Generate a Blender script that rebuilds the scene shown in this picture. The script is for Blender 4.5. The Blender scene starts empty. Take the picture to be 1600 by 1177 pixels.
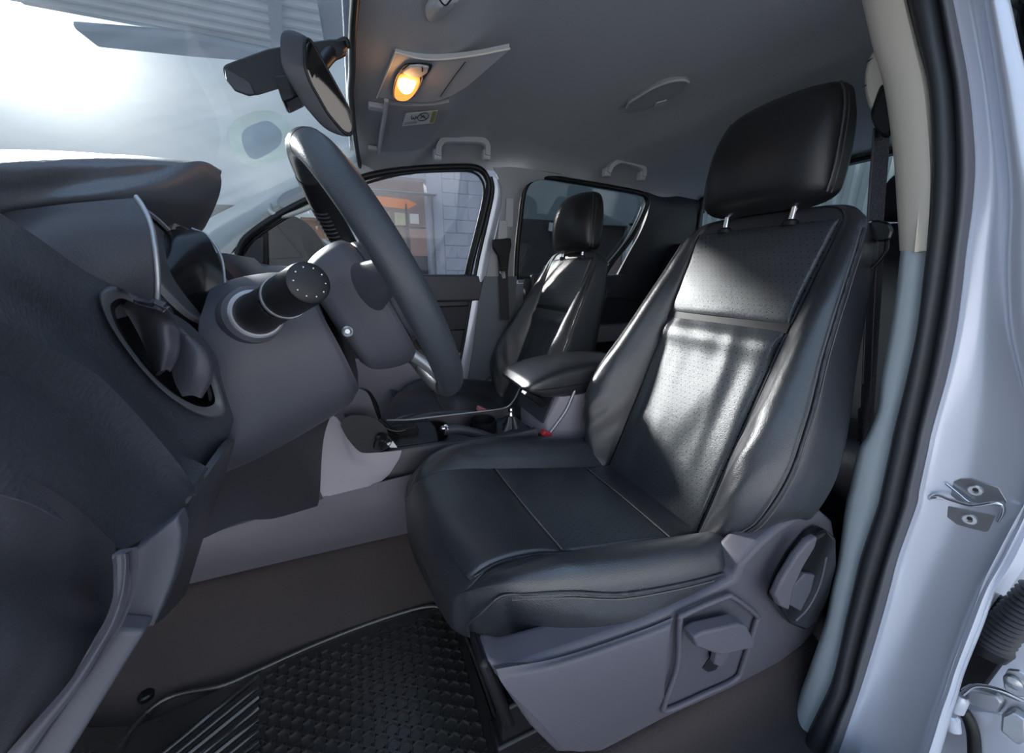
import bpy, bmesh, math, random
from mathutils import Vector, Matrix, noise
random.seed(7)
S = bpy.context.scene
COL = S.collection
# ------------------------------------------------------------------ camera
CF, CP, CY = 570.0, math.radians(15.5), math.radians(22.5)
CC = Vector((0, -0.98, 0.78))
FW = Vector((math.sin(CY)*math.cos(CP), math.cos(CY)*math.cos(CP), -math.sin(CP)))
RT = Vector((math.cos(CY), -math.sin(CY), 0)); UP = RT.cross(FW)
cd = bpy.data.cameras.new('camera'); cam = bpy.data.objects.new('camera', cd); COL.objects.link(cam)
cd.sensor_width = 36; cd.lens = CF/1600*36; cd.clip_start = 0.02; cd.clip_end = 200
cam.matrix_world = Matrix(((RT.x, UP.x, -FW.x, CC.x), (RT.y, UP.y, -FW.y, CC.y), (RT.z, UP.z, -FW.z, CC.z), (0, 0, 0, 1)))
S.camera = cam
S.view_settings.view_transform = 'Standard'; S.view_settings.look = 'None'
S.view_settings.gamma = 1; S.view_settings.use_curve_mapping = False
S.view_settings.exposure = 0.95
# ------------------------------------------------------------------ sky + sun
SUN = Vector((-0.40, 0.845, 0.36)).normalized()
W = bpy.data.worlds.new('world'); S.world = W; W.use_nodes = True
nt = W.node_tree; nt.nodes.clear()
def N(t, typ, **kw):
    n = t.nodes.new(typ)
    for k, v in kw.items():
        if k.startswith('i_'): n.inputs[k[2:].replace('_', ' ')].default_value = v
        else: setattr(n, k, v)
    return n
out = N(nt, 'ShaderNodeOutputWorld'); bg = N(nt, 'ShaderNodeBackground')
geo = N(nt, 'ShaderNodeTexCoord')
dotn = N(nt, 'ShaderNodeVectorMath', operation='DOT_PRODUCT'); dotn.inputs[1].default_value = SUN
nrm = N(nt, 'ShaderNodeVectorMath', operation='NORMALIZE')
nt.links.new(geo.outputs['Generated'], nrm.inputs[0]); nt.links.new(nrm.outputs[0], dotn.inputs[0])
def mth(t, op, a, b=None, clamp=False):
    m = N(t, 'ShaderNodeMath', operation=op, use_clamp=clamp)
    for i, v in enumerate((a, b)):
        if v is None: continue
        if isinstance(v, (int, float)): m.inputs[i].default_value = v
        else: t.links.new(v, m.inputs[i])
    return m.outputs[0]
clampd = mth(nt, 'MAXIMUM', dotn.outputs['Value'], 0.0)
halo = mth(nt, 'MULTIPLY', mth(nt, 'POWER', clampd, 170.0), 1.9)
halo2 = mth(nt, 'MULTIPLY', mth(nt, 'POWER', clampd, 22.0), 0.13)
hsum = mth(nt, 'ADD', halo, halo2)
mp = N(nt, 'ShaderNodeMapping'); mp.inputs['Scale'].default_value = (1.2, 1.2, 3.2); nt.links.new(nrm.outputs[0], mp.inputs[0])
nz = N(nt, 'ShaderNodeTexNoise', i_Scale=2.6, i_Detail=6.0, i_Roughness=0.55, i_Distortion=0.6); nt.links.new(mp.outputs[0], nz.inputs['Vector'])
rp = N(nt, 'ShaderNodeValToRGB'); rp.color_ramp.elements[0].position = .35; rp.color_ramp.elements[1].position = .68
rp.color_ramp.elements[0].color = (.20, .28, .37, 1); rp.color_ramp.elements[1].color = (.42, .48, .53, 1)
nt.links.new(nz.outputs['Fac'], rp.inputs[0])
addc = N(nt, 'ShaderNodeMix', data_type='RGBA', blend_type='ADD'); addc.inputs[0].default_value = 1.0
hc = N(nt, 'ShaderNodeCombineColor')
for i, k in enumerate((1.0, .97, .92)): nt.links.new(mth(nt, 'MULTIPLY', hsum, k), hc.inputs[i])
sxyz = N(nt, 'ShaderNodeSeparateXYZ'); nt.links.new(nrm.outputs[0], sxyz.inputs[0])
ovc = mth(nt, 'ADD', .42, mth(nt, 'MULTIPLY', mth(nt, 'MAXIMUM', sxyz.outputs['Z'], 0.0), .84))   # overcast sky: brighter towards the zenith
vm = N(nt, 'ShaderNodeVectorMath', operation='SCALE'); zen = N(nt, 'ShaderNodeMapRange'); zen.inputs['From Min'].default_value = .42; zen.inputs['From Max'].default_value = .85; nt.links.new(sxyz.outputs['Z'], zen.inputs['Value'])
zmx = N(nt, 'ShaderNodeMix', data_type='RGBA'); nt.links.new(mth(nt, 'MULTIPLY', zen.outputs[0], .75), zmx.inputs[0]); nt.links.new(rp.outputs[0], zmx.inputs[6]); zmx.inputs[7].default_value = (.34, .52, .80, 1)   # blue overhead
nt.links.new(zmx.outputs[2], vm.inputs[0]); nt.links.new(ovc, vm.inputs['Scale'])
nt.links.new(vm.outputs[0], addc.inputs[6]); nt.links.new(hc.outputs[0], addc.inputs[7])
nt.links.new(addc.outputs[2], bg.inputs['Color']); bg.inputs['Strength'].default_value = 1.0
nt.links.new(bg.outputs[0], out.inputs[0])
sd = bpy.data.lights.new('sun', 'SUN'); so = bpy.data.objects.new('sun', sd); COL.objects.link(so)
sd.energy = 3.4; sd.angle = math.radians(6); sd.color = (1, .98, .95)
so.rotation_euler = SUN.to_track_quat('Z', 'Y').to_euler()
# ------------------------------------------------------------------ pixel to point at a real depth
def P(px, py, x=None, y=None, z=None):
    d = FW*CF + RT*(px-800) - UP*(py-588.5)
    if x is not None: t = (x-CC.x)/d.x
    elif y is not None: t = (y-CC.y)/d.y
    else: t = (z-CC.z)/d.z
    return CC + d*t
def PW(px, py, off=0.0):          # on the far side wall, leaning in above the belt line
    d = FW*CF + RT*(px-800) - UP*(py-588.5)
    n = Vector((0, 1, .19)); p0 = Vector((0, .70-off, .78))
    t = (p0-CC).dot(n)/d.dot(n)
    q = CC + d*t
    if q.z < .78: q = P(px, py, y=.70-off)
    return q
# ------------------------------------------------------------------ materials
MATS = {}
def mat(name, col, rough=.5, metal=0.0, bump=0.0, bscale=400., spec=.5, coat=0.0, var=0.0, emit=None, estr=0, vscale=6., col2=None, sheen=0., wr=0.):
    m = bpy.data.materials.new(name); m.use_nodes = True; t = m.node_tree
    b = t.nodes['Principled BSDF']
    b.inputs['Base Color'].default_value = (*col, 1); b.inputs['Roughness'].default_value = rough
    b.inputs['Metallic'].default_value = metal; b.inputs['Specular IOR Level'].default_value = spec
    b.inputs['Coat Weight'].default_value = coat; b.inputs['Coat Roughness'].default_value = .25 if coat < .4 else .08; b.inputs['Sheen Weight'].default_value = sheen
    tc = N(t, 'ShaderNodeTexCoord')
    if var or col2:
        n = N(t, 'ShaderNodeTexNoise', i_Scale=vscale, i_Detail=5.0, i_Roughness=.6); t.links.new(tc.outputs['Object'], n.inputs['Vector'])
        mx = N(t, 'ShaderNodeMix', data_type='RGBA'); t.links.new(n.outputs['Fac'], mx.inputs[0])
        c2 = col2 or tuple(min(1, c*(1+var)) for c in col); c1 = col if col2 else tuple(c*(1-var) for c in col)
        mx.inputs[6].default_value = (*c1, 1); mx.inputs[7].default_value = (*c2, 1)
        t.links.new(mx.outputs[2], b.inputs['Base Color'])
        mr = N(t, 'ShaderNodeMapRange'); mr.inputs['To Min'].default_value = max(.03, rough-.08); mr.inputs['To Max'].default_value = rough+.08
        t.links.new(n.outputs['Fac'], mr.inputs['Value']); t.links.new(mr.outputs[0], b.inputs['Roughness'])
    if bump:
        n2 = N(t, 'ShaderNodeTexVoronoi', i_Scale=bscale) if bscale > 250 else N(t, 'ShaderNodeTexNoise', i_Scale=bscale, i_Detail=4.0)
        t.links.new(tc.outputs['Object'], n2.inputs['Vector'])
        bp = N(t, 'ShaderNodeBump', i_Strength=bump, i_Distance=.002)
        h = n2.outputs[0]
        if wr:
            n3 = N(t, 'ShaderNodeTexNoise', i_Scale=14., i_Detail=3., i_Distortion=1.2); t.links.new(tc.outputs['Object'], n3.inputs['Vector'])
            h = mth(t, 'ADD', h, mth(t, 'MULTIPLY', n3.outputs['Fac'], wr))
        t.links.new(h, bp.inputs['Height']); t.links.new(bp.outputs[0], b.inputs['Normal'])
    if emit:
        b.inputs['Emission Color'].default_value = (*emit, 1); b.inputs['Emission Strength'].default_value = estr
    MATS[name] = m
    return m
def perf_mat(name, base, rough):
    m = mat(name, base, rough, spec=1.0, coat=.3, bump=.25, bscale=700, var=.15, wr=2.); t = m.node_tree; b = t.nodes['Principled BSDF']
    uv = N(t, 'ShaderNodeTexCoord'); sc = N(t, 'ShaderNodeVectorMath', operation='SCALE'); sc.inputs['Scale'].default_value = 1/.0125
    t.links.new(uv.outputs['UV'], sc.inputs[0])
    sp = N(t, 'ShaderNodeSeparateXYZ'); t.links.new(sc.outputs[0], sp.inputs[0])
    # staggered rows
    row = mth(t, 'FLOOR', sp.outputs['Y']); half = mth(t, 'MULTIPLY', mth(t, 'MODULO', row, 2.0), .5)
    fx = mth(t, 'SUBTRACT', mth(t, 'FRACT', mth(t, 'ADD', sp.outputs['X'], half)), .5)
    fy = mth(t, 'SUBTRACT', mth(t, 'FRACT', sp.outputs['Y']), .5)
    d2 = mth(t, 'ADD', mth(t, 'MULTIPLY', fx, fx), mth(t, 'MULTIPLY', fy, fy))
    dot = mth(t, 'LESS_THAN', d2, .0055)
    src = b.inputs['Base Color'].links[0].from_socket
    mx = N(t, 'ShaderNodeMix', data_type='RGBA'); t.links.new(dot, mx.inputs[0]); t.links.new(src, mx.inputs[6]); mx.inputs[7].default_value = (.006, .006, .006, 1)
    t.links.new(mx.outputs[2], b.inputs['Base Color'])
    t.links.new(mth(t, 'SUBTRACT', 1.0, mth(t, 'MULTIPLY', dot, 1.0)), b.inputs['Specular IOR Level'])
    return m
def glass_mat(name, tint, refl=.07, haze=0.0, hcol=(.8, .85, .9), rough=.02):
    m = bpy.data.materials.new(name); m.use_nodes = True; t = m.node_tree; t.nodes.clear()
    o = N(t, 'ShaderNodeOutputMaterial'); tr = N(t, 'ShaderNodeBsdfTransparent'); tr.inputs[0].default_value = (*tint, 1)
    gl = N(t, 'ShaderNodeBsdfGlossy'); gl.inputs['Roughness'].default_value = rough; gl.inputs[0].default_value = (1, 1, 1, 1)
    mx = N(t, 'ShaderNodeMixShader'); mx.inputs[0].default_value = refl
    t.links.new(tr.outputs[0], mx.inputs[1]); t.links.new(gl.outputs[0], mx.inputs[2]); last = mx
    if haze:
        tl = N(t, 'ShaderNodeBsdfTranslucent'); tl.inputs[0].default_value = (*hcol, 1)
        m2 = N(t, 'ShaderNodeMixShader'); tc = N(t, 'ShaderNodeTexCoord')
        mp = N(t, 'ShaderNodeMapping'); mp.inputs['Rotation'].default_value = (.3, .2, .9); mp.inputs['Scale'].default_value = (1, 5, 1)
        n = N(t, 'ShaderNodeTexNoise', i_Scale=2.2, i_Detail=7., i_Roughness=.6, i_Distortion=.8)
        t.links.new(tc.outputs['Object'], mp.inputs[0]); t.links.new(mp.outputs[0], n.inputs['Vector'])
        mr = N(t, 'ShaderNodeMapRange'); mr.inputs['From Min'].default_value = .3; mr.inputs['From Max'].default_value = .75
        mr.inputs['To Min'].default_value = haze*.3; mr.inputs['To Max'].default_value = haze*1.6
        t.links.new(n.outputs['Fac'], mr.inputs['Value']); t.links.new(mr.outputs[0], m2.inputs[0])
        t.links.new(mx.outputs[0], m2.inputs[1]); t.links.new(tl.outputs[0], m2.inputs[2]); last = m2
    t.links.new(last.outputs[0], o.inputs[0]); MATS[name] = m
    return m
M = {}
M['leather'] = mat('black_leather', (.030, .032, .038), .33, spec=1.0, coat=.25, bump=.22, bscale=600, var=.2, wr=2.2)
M['perf'] = perf_mat('perforated_leather', (.036, .042, .050), .33)
M['gloss_leather'] = mat('headrest_leather', (.016, .016, .017), .33, bump=.12, bscale=600, var=.1)
M['thread'] = mat('seam_thread', (.16, .15, .14), .6)
M['piping'] = mat('piping', (.05, .05, .055), .35)
M['dash'] = mat('dash_plastic', (.058, .063, .078), .44, bump=.22, bscale=330, var=.12)
M['hood'] = mat('sunlit_hood_plastic', (.095, .10, .115), .38, bump=.12, bscale=330, var=.08, spec=1.0)  # lighter copy of the dash plastic, carrying the sun's glare on the hood
M['dash_smooth'] = mat('dash_smooth', (.050, .050, .060), .40, bump=.08, bscale=500, var=.08)
M['column'] = mat('column_plastic', (.085, .083, .10), .42, bump=.1, bscale=700, var=.06)
M['black'] = mat('black_plastic', (.010, .010, .012), .45, var=.1)
M['gloss_black'] = mat('gloss_black', (.010, .010, .011), .22)
M['grey'] = mat('seat_plastic', (.105, .10, .12), .42, bump=.08, bscale=600, var=.06)
M['lilac'] = mat('console_plastic', (.38, .355, .395), .5, var=.05)
M['strip'] = mat('kick_plastic', (.085, .085, .105), .48, var=.05)
M['carpet'] = mat('carpet', (.060, .048, .046), .95, bump=.9, bscale=220, col2=(.040, .033, .033), vscale=5)
M['rubber'] = mat('mat_rubber', (.034, .031, .029), .27, spec=1.0, var=.2)
M['seal'] = mat('seal_rubber', (.035, .038, .043), .5, var=.15)
M['seal_grey'] = mat('seal_grey', (.12, .12, .135), .5, var=.1)
M['black_seal'] = mat('black_seal', (.008, .008, .009), .45)
M['liner'] = mat('headliner_fabric', (.44, .44, .45), .95, bump=.3, bscale=500, var=.05, sheen=.2)
M['liner_dark'] = mat('rear_trim_fabric', (.10, .11, .12), .95, bump=.3, bscale=500)
M['beige'] = mat('pillar_plastic', (.88, .80, .68), .55, bump=.05, bscale=600, var=.03)
M['pillar'] = mat('far_pillar_plastic', (.70, .72, .70), .6, var=.03)
M['bpillar'] = mat('b_pillar_plastic', (.42, .43, .44), .65, var=.03)
M['lower'] = mat('lower_pillar', (.50, .56, .60), .5, var=.04)
M['silver'] = mat('silver_paint', (.68, .71, .80), .32, metal=.35, coat=.5, var=.03)
M['steel'] = mat('zinc_steel', (.55, .56, .58), .32, metal=.9, var=.15, vscale=40)
M['chrome'] = mat('chrome', (.8, .8, .82), .15, metal=1)
M['silver_trim'] = mat('silver_trim', (.45, .46, .49), .35, metal=.6)
M['web'] = mat('belt_webbing', (.030, .030, .038), .6, bump=.5, bscale=300)
M['red'] = mat('red_button', (.65, .05, .07), .4)
M['pink'] = mat('faded_button', (.7, .2, .22), .5)
M['wheel'] = mat('wheel_leather', (.045, .050, .060), .38, bump=.15, bscale=700, var=.08)
M['grip'] = mat('wheel_grip', (.012, .012, .013), .35, bump=.2, bscale=500)
M['navy'] = mat('rear_leather', (.018, .022, .032), .5, bump=.2, bscale=500)
M['mirror'] = mat('mirror_glass', (.12, .11, .10), .06, metal=1)
M['visor'] = mat('visor_fabric', (.40, .40, .41), .9, bump=.2, bscale=600)
M['handle'] = mat('handle_plastic', (.58, .58, .59), .6)
M['lamp'] = mat('lamp_lens', (1, .55, .2), .3, emit=(1, .27, .04), estr=.9)
M['lamp_hot'] = mat('lamp_bulb', (1, .8, .5), .3, emit=(1, .66, .26), estr=2.4)
M['white'] = mat('white_label', (.85, .85, .82), .6)
M['ink'] = mat('label_ink', (.03, .03, .03), .6)
M['yellow'] = mat('label_yellow', (.35, .32, .08), .6)
M['white_mark'] = mat('white_mark', (.8, .8, .8), .5)
M['glass'] = glass_mat('clear_glass', (.92, .94, .95), .05)
M['screen'] = glass_mat('windscreen_glass', (.80, .83, .845), .05, haze=.06)
M['rear_glass'] = glass_mat('rear_glass', (.80, .84, .84), .05)
M['tint'] = glass_mat('tinted_glass', (.50, .53, .54), .06)
M['frost'] = glass_mat('reflection_film', (.90, .93, .90), .04, haze=.16, hcol=(.75, .82, .78))
M['frost2'] = glass_mat('reflection_dark_film', (.72, .77, .80), .04, haze=.05)
# ------------------------------------------------------------------ builders
WL = {}
def base(o): return WL.get(o.name, Vector((0, 0, 0))) if o else Vector((0, 0, 0))
def link(name, me, m, parent=None, kind=None, label=None):
    o = bpy.data.objects.new(name, me); COL.objects.link(o)
    if m is not None:
        me.materials.append(m if not isinstance(m, str) else M[m])
    if parent is not None:
        b = base(parent); me.transform(Matrix.Translation(-b)); o.parent = parent; WL[o.name] = b
    else: WL[o.name] = Vector((0, 0, 0))
    if kind: o['kind'] = kind
    if label: o['label'] = label
    return o
def thing(name, label, cat, loc=(0, 0, 0), group=None, kind=None):
    o = bpy.data.objects.new(name, None); COL.objects.link(o); o.location = loc; o.empty_display_size = .05
    WL[o.name] = Vector(loc); o['label'] = label; o['category'] = cat
    if group: o['group'] = group
    if kind: o['kind'] = kind
    return o
def tag(o, label, cat, group=None, kind=None):
    o['label'] = label; o['category'] = cat
    if group: o['group'] = group
    if kind: o['kind'] = kind
    return o
def cr(pts, n, closed=False):
    pts = [Vector(p) for p in pts]; L = len(pts); out = []
    if L == 2 and not closed: return [pts[0].lerp(pts[1], i/(n-1)) for i in range(n)]
    segs = L if closed else L-1
    for i in range(n):
        t = i/n*segs if closed else i/(n-1)*segs
        k = min(int(t), segs-1); f = t-k
        if closed: a, b, c, d = pts[(k-1) % L], pts[k % L], pts[(k+1) % L], pts[(k+2) % L]
        else:
            b, c = pts[k], pts[k+1]; a = pts[k-1] if k > 0 else b*2-c; d = pts[k+2] if k+2 < L else c*2-b
        out.append(.5*((2*b)+(c-a)*f+(2*a-5*b+4*c-d)*f*f+(3*b-a-3*c+d)*f**3))
    return out
def lin(pts, n):
    pts = [Vector(p) for p in pts]; L = len(pts); d = [(pts[(i+1) % L]-pts[i]).length for i in range(L)]; T = sum(d); out = []
    for k in range(n):
        s = T*k/n; i = 0
        while s > d[i]: s -= d[i]; i += 1
        out.append(pts[i].lerp(pts[(i+1) % L], s/d[i]))
    for _ in range(2): out = [(out[i-1]+out[i]*2+out[(i+1) % n])*.25 for i in range(n)]
    return out
def finish(me, smooth=40, recalc=True):
    bm = bmesh.new(); bm.from_mesh(me)
    bmesh.ops.remove_doubles(bm, verts=bm.verts, dist=1e-6)
    if recalc: bmesh.ops.recalc_face_normals(bm, faces=bm.faces)
    bm.to_mesh(me); bm.free()
    for p in me.polygons: p.use_smooth = True
    if smooth < 180: me.set_sharp_from_angle(angle=math.radians(smooth))
    return me
def mesh(name, vs, fs, smooth=40, recalc=True):
    me = bpy.data.meshes.new(name); me.from_pydata([tuple(v) for v in vs], [], fs); me.update()
    return finish(me, smooth, recalc)
def surf(name, rows, m, parent=None, nu=24, nv=24, thick=.004, linear=False, fn=None, uv=False, smooth=50, **kw):
    """a solid sheet through rows of control points"""
    R = [cr(r, nv) for r in rows]
    cols = [cr([r[j] for r in R], nu) for j in range(nv)]       # cols[j][i]
    G = [[cols[j][i] for j in range(nv)] for i in range(nu)]
    def nrmal(i, j):
        a = G[min(i+1, nu-1)][j]-G[max(i-1, 0)][j]; b = G[i][min(j+1, nv-1)]-G[i][max(j-1, 0)]
        n = a.cross(b); return n.normalized() if n.length > 1e-12 else Vector((0, 0, 1))
    NN = [[nrmal(i, j) for j in range(nv)] for i in range(nu)]
    sg = 1 if sum(NN[i][j].dot(CC-G[i][j]) for i in range(0, nu, 3) for j in range(0, nv, 3)) > 0 else -1
    NN = [[n*sg for n in r] for r in NN]; thick = abs(thick)      # the sheet's back lies on the far side
    if fn: G = [[G[i][j]+NN[i][j]*fn(i/(nu-1), j/(nv-1)) for j in range(nv)] for i in range(nu)]
    vs = [G[i][j] for i in range(nu) for j in range(nv)] + [G[i][j]-NN[i][j]*thick for i in range(nu) for j in range(nv)]
    o = nu*nv; fs = []
    for i in range(nu-1):
        for j in range(nv-1):
            a, b, c, d = i*nv+j, i*nv+j+1, (i+1)*nv+j+1, (i+1)*nv+j
            fs.append((a, b, c, d)); fs.append((a+o, d+o, c+o, b+o))
    bd = [(0, j) for j in range(nv)]+[(i, nv-1) for i in range(1, nu)]+[(nu-1, j) for j in range(nv-2, -1, -1)]+[(i, 0) for i in range(nu-2, 0, -1)]
    for k in range(len(bd)):
        a = bd[k][0]*nv+bd[k][1]; b = bd[(k+1) % len(bd)][0]*nv+bd[(k+1) % len(bd)][1]
        fs.append((a, a+o, b+o, b))
    me = bpy.data.meshes.new(name); me.from_pydata([tuple(v) for v in vs], [], fs); me.update()
    bm = bmesh.new(); bm.from_mesh(me); bmesh.ops.recalc_face_normals(bm, faces=bm.faces)
    if uv:
        lay = bm.loops.layers.uv.new('UVMap'); bm.verts.ensure_lookup_table()
        su = [0]; sv = [0]; mj = nv//2; mi = nu//2
        for i in range(1, nu): su.append(su[-1]+(G[i][mj]-G[i-1][mj]).length)
        for j in range(1, nv): sv.append(sv[-1]+(G[mi][j]-G[mi][j-1]).length)
        for f in bm.faces:
            for l in f.loops:
                k = l.vert.index % o; l[lay].uv = (sv[k % nv], su[k//nv])
    bm.to_mesh(me); bm.free()
    for p in me.polygons: p.use_smooth = True
    me.set_sharp_from_angle(angle=math.radians(smooth))
    return link(name, me, m, parent, **kw)
def loft(name, secs, m, parent=None, ns=48, nt=None, smooth=50, closed_path=False, fn=None, caps=True, **kw):
    """closed sections -> solid"""
    R = [cr(s, ns, True) if ns else [Vector(p) for p in s] for s in secs]
    ns = len(R[0]); nt = nt or len(R)
    if nt != len(R) or closed_path:
        cols = [cr([r[j] for r in R], nt, closed_path) for j in range(ns)]
        R = [[cols[j][i] for j in range(ns)] for i in range(nt)]
    vs = [p for r in R for p in r]; fs = []
    for i in range(nt if closed_path else nt-1):
        i2 = (i+1) % nt
        for j in range(ns):
            k = (j+1) % ns
            fs.append((i*ns+j, i*ns+k, i2*ns+k, i2*ns+j))
    if caps and not closed_path:
        fs.append(tuple(range(ns-1, -1, -1))); fs.append(tuple((nt-1)*ns+j for j in range(ns)))
    if fn: vs = [fn(v) for v in vs]
    return link(name, mesh(name, vs, fs, smooth), m, parent, **kw)
def tube(name, pts, r, m, parent=None, n=None, sides=10, closed=False, flat=None, upv=None, smooth=60, **kw):
    pts = cr(pts, n or max(2, len(pts)*6), closed) if n != 0 else [Vector(p) for p in pts]
    secs = []; L = len(pts)
    ref = Vector(upv) if upv else None
    pn = None
    for i, p in enumerate(pts):
        t = (pts[(i+1) % L]-pts[i-1]) if closed else (pts[min(i+1, L-1)]-pts[max(i-1, 0)])
        t.normalize()
        if ref is not None: a = ref-t*ref.dot(t)
        elif pn is None:
            a = Vector((0, 0, 1)) if abs(t.z) < .9 else Vector((1, 0, 0)); a = a-t*a.dot(t)
        else: a = pn-t*pn.dot(t)
        a.normalize(); pn = a; b = t.cross(a)
        rr = r[0]+(r[1]-r[0])*i/(L-1) if isinstance(r, tuple) else r
        ra, rb = (rr, rr) if flat is None else (rr, rr*flat)
        if flat is not None and sides == 4:
            secs.append([p+a*ra*sa+b*rb*sb for sa, sb in ((1, 1), (-1, 1), (-1, -1), (1, -1))])
        else:
            secs.append([p+a*(ra*math.cos(2*math.pi*k/sides))+b*(rb*math.sin(2*math.pi*k/sides)) for k in range(sides)])
    return loft(name, secs, m, parent, ns=0, closed_path=closed, smooth=smooth, **kw)
def prism(name, poly, vec, m, parent=None, bevel=.002, seg=2, curve=0, **kw):
    """polygon (3-D points) pushed along vec, rounded edges"""
    poly = cr(poly, curve, True) if curve else [Vector(p) for p in poly]
    vec = Vector(vec); n = len(poly)
    vs = poly+[p+vec for p in poly]
    fs = [tuple(range(n)), tuple(range(2*n-1, n-1, -1))]+[(i, (i+1) % n, (i+1) % n+n, i+n) for i in range(n)]
    me = mesh(name, vs, fs, 40)
    o = link(name, me, m, parent, **kw)
    if bevel:
        b = o.modifiers.new('round', 'BEVEL'); b.width = bevel; b.segments = seg; b.limit_method = 'ANGLE'; b.angle_limit = math.radians(30); b.harden_normals = False
        b.use_clamp_overlap = True
    return o
def box(name, c, s, m, parent=None, bevel=.003, rot=None, seg=2, **kw):
    c = Vector(c); s = Vector(s)/2
    vs = [Vector((x*s.x, y*s.y, z*s.z)) for x in (-1, 1) for y in (-1, 1) for z in (-1, 1)]
    if rot is not None: vs = [rot @ v for v in vs]
    vs = [v+c for v in vs]
    fs = [(0, 1, 3, 2), (4, 6, 7, 5), (0, 4, 5, 1), (2, 3, 7, 6), (0, 2, 6, 4), (1, 5, 7, 3)]
    o = link(name, mesh(name, vs, fs, 40), m, parent, **kw)
    if bevel:
        b = o.modifiers.new('round', 'BEVEL'); b.width = bevel; b.segments = seg; b.limit_method = 'ANGLE'
    return o
def lathe(name, p, axis, prof, m, parent=None, n=32, sq=1.0, **kw):
    """prof = [(dist along axis, radius)...]"""
    p = Vector(p); ax = Vector(axis).normalized()
    a = Vector((0, 0, 1)) if abs(ax.z) < .9 else Vector((1, 0, 0)); a = (a-ax*a.dot(ax)).normalized(); b = ax.cross(a)
    secs = [[p+ax*d+a*(r*math.cos(2*math.pi*k/n))+b*(r*sq*math.sin(2*math.pi*k/n)) for k in range(n)] for d, r in prof]
    return loft(name, secs, m, parent, ns=0, smooth=35, **kw)
def Rm(ax, deg): return Matrix.Rotation(math.radians(deg), 3, ax)
M['vent_ring'] = mat('vent_ring', (.13, .13, .14), .42)
M['bpillar_low'] = mat('b_pillar_lower', (.15, .17, .19), .6, var=.04)
# ================================================================== the cabin shell
def prof(tab, t):
    for i in range(len(tab)-1):
        a, b = tab[i], tab[i+1]
        if t <= b[0]:
            f = (t-a[0])/(b[0]-a[0]); f = max(0, min(1, f)); f = f*f*(3-2*f)
            return a[1]+(b[1]-a[1])*f
    return tab[-1][1]
CZ = [(.03, 1.205), (.12, 1.198), (.23, 1.203), (.33, 1.250), (.5, 1.272), (.8, 1.280), (.97, 1.280), (1.12, 1.250), (1.4, 1.235), (1.76, 1.20)]
def ceil_z(x, y):
    z = prof(CZ, x); s = abs(y)
    if s > .5: z -= (.045+.02*(.35 < x < 1.5))*min(1, (s-.5)/.15)**2
    else: z += .010*(1-(s/.5)**2)*(1 if x > .3 else .2)
    if x > 1.0: z += 0
    # shallow hollows the sun visors fold into
    for vy in (-.36, .36):
        if x < .34: z += .012*math.exp(-((y-vy)/.13)**4)*math.exp(-((x-.16)/.10)**4)
    return z
def header_x(y): return .036+.012*abs(y/.5)**2 if y > 0 else .04+.02*(y/.5)**2
XS = [0, .03, .06, .1, .15, .2, .25, .3, .35, .4, .5, .6, .7, .8, .9, .97, 1.02, 1.07, 1.15, 1.25, 1.4, 1.55, 1.76]
YS = [-.65+1.30*i/44 for i in range(45)]
rows = []
for x in XS:
    r = []
    for y in YS:
        xx = header_x(y)+x*(1.76-header_x(y))/1.76
        r.append(Vector((xx, y, ceil_z(xx, y))))
    rows.append(r)
ceiling = surf('ceiling', rows, 'liner', nu=70, nv=60, thick=-.02)
tag(ceiling, 'grey fabric headliner curving over the whole cabin', 'ceiling', kind='structure')
# roof skin above, so that no light leaks through
roof = surf('roof', [[(x, y, ceil_z(max(.03, x), 0)+.05-.07*(y/.72)**4) for y in (-.72, -.5, -.2, 0, .2, .5, .72)] for x in (.03, .5, 1.0, 1.5, 1.85)], 'silver', nu=20, nv=20, thick=.01)
tag(roof, 'silver painted steel roof skin above the headliner', 'roof', kind='structure')
# ---- floor
def floor_z(x, y):
    d = abs(y-.0)
    t = .15*max(0, min(1, (.27-d)/.13))
    t += max(0, (-.48-x))*.9 - .11*max(0, min(1, (-.66-y)/.05))
    t += .10*max(0, min(1, (x-.95)/.1))*0
    return t
FX = [-1.0, -.8, -.6, -.48, -.4, -.2, 0, .2, .5, .8, 1.1, 1.5, 1.8]
FY = [-.84, -.80, -.76, -.72, -.69, -.66, -.6, -.45, -.34, -.29, -.26, -.22, -.18, -.15, -.12, -.05, 0, .05, .12, .15, .18, .22, .26, .29, .34, .5, .72]
fl = surf('floor', [[(x, y, floor_z(x, y)) for y in FY] for x in FX], 'carpet', nu=60, nv=90, thick=.02)
tag(fl, 'dark brown grey carpet over the floor and the tunnel', 'floor', kind='structure')
# ---- windscreen with its black border
def scr(y, t):
    """point on the windscreen, t=0 at the cowl, 1 at the header"""
    b = Vector((-.86+.36*(y/.7)**2, y, .79+.02*(y/.7)**2)); h = Vector((header_x(y)-.006, y*.90, 1.205-.02*(y/.6)**2))
    p = b.lerp(h, t); p.z += .035*math.sin(math.pi*t)*(1-.3*(y/.7)**2)
    return p
w1 = thing('window_1', 'large hazy windscreen glass with a black header edge', 'windscreen', (-.4, 0, .8), kind='structure')
surf('glass', [[scr(y/10, t) for y in (-7.4, -5, -2.5, 0, 2.5, 5, 7.4)] for t in (0, .25, .5, .75, 1)], 'screen', w1, nu=24, nv=30, thick=.004)
tube('header_seal', [scr(y/10, 1)+Vector((.004, 0, -.006)) for y in range(-7, 8)], .012, 'black_seal', w1, n=60, flat=.6, sides=12)
tube('side_seal', [scr(.722, t)+Vector((0, -.002, -.003)) for t in (0, .2, .4, .6, .8, 1)], .006, 'black_seal', w1, n=40)
tube('side_seal', [scr(-.722, t)+Vector((0, .002, -.003)) for t in (0, .2, .4, .6, .8, 1)], .006, 'black_seal', w1, n=40)
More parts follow.
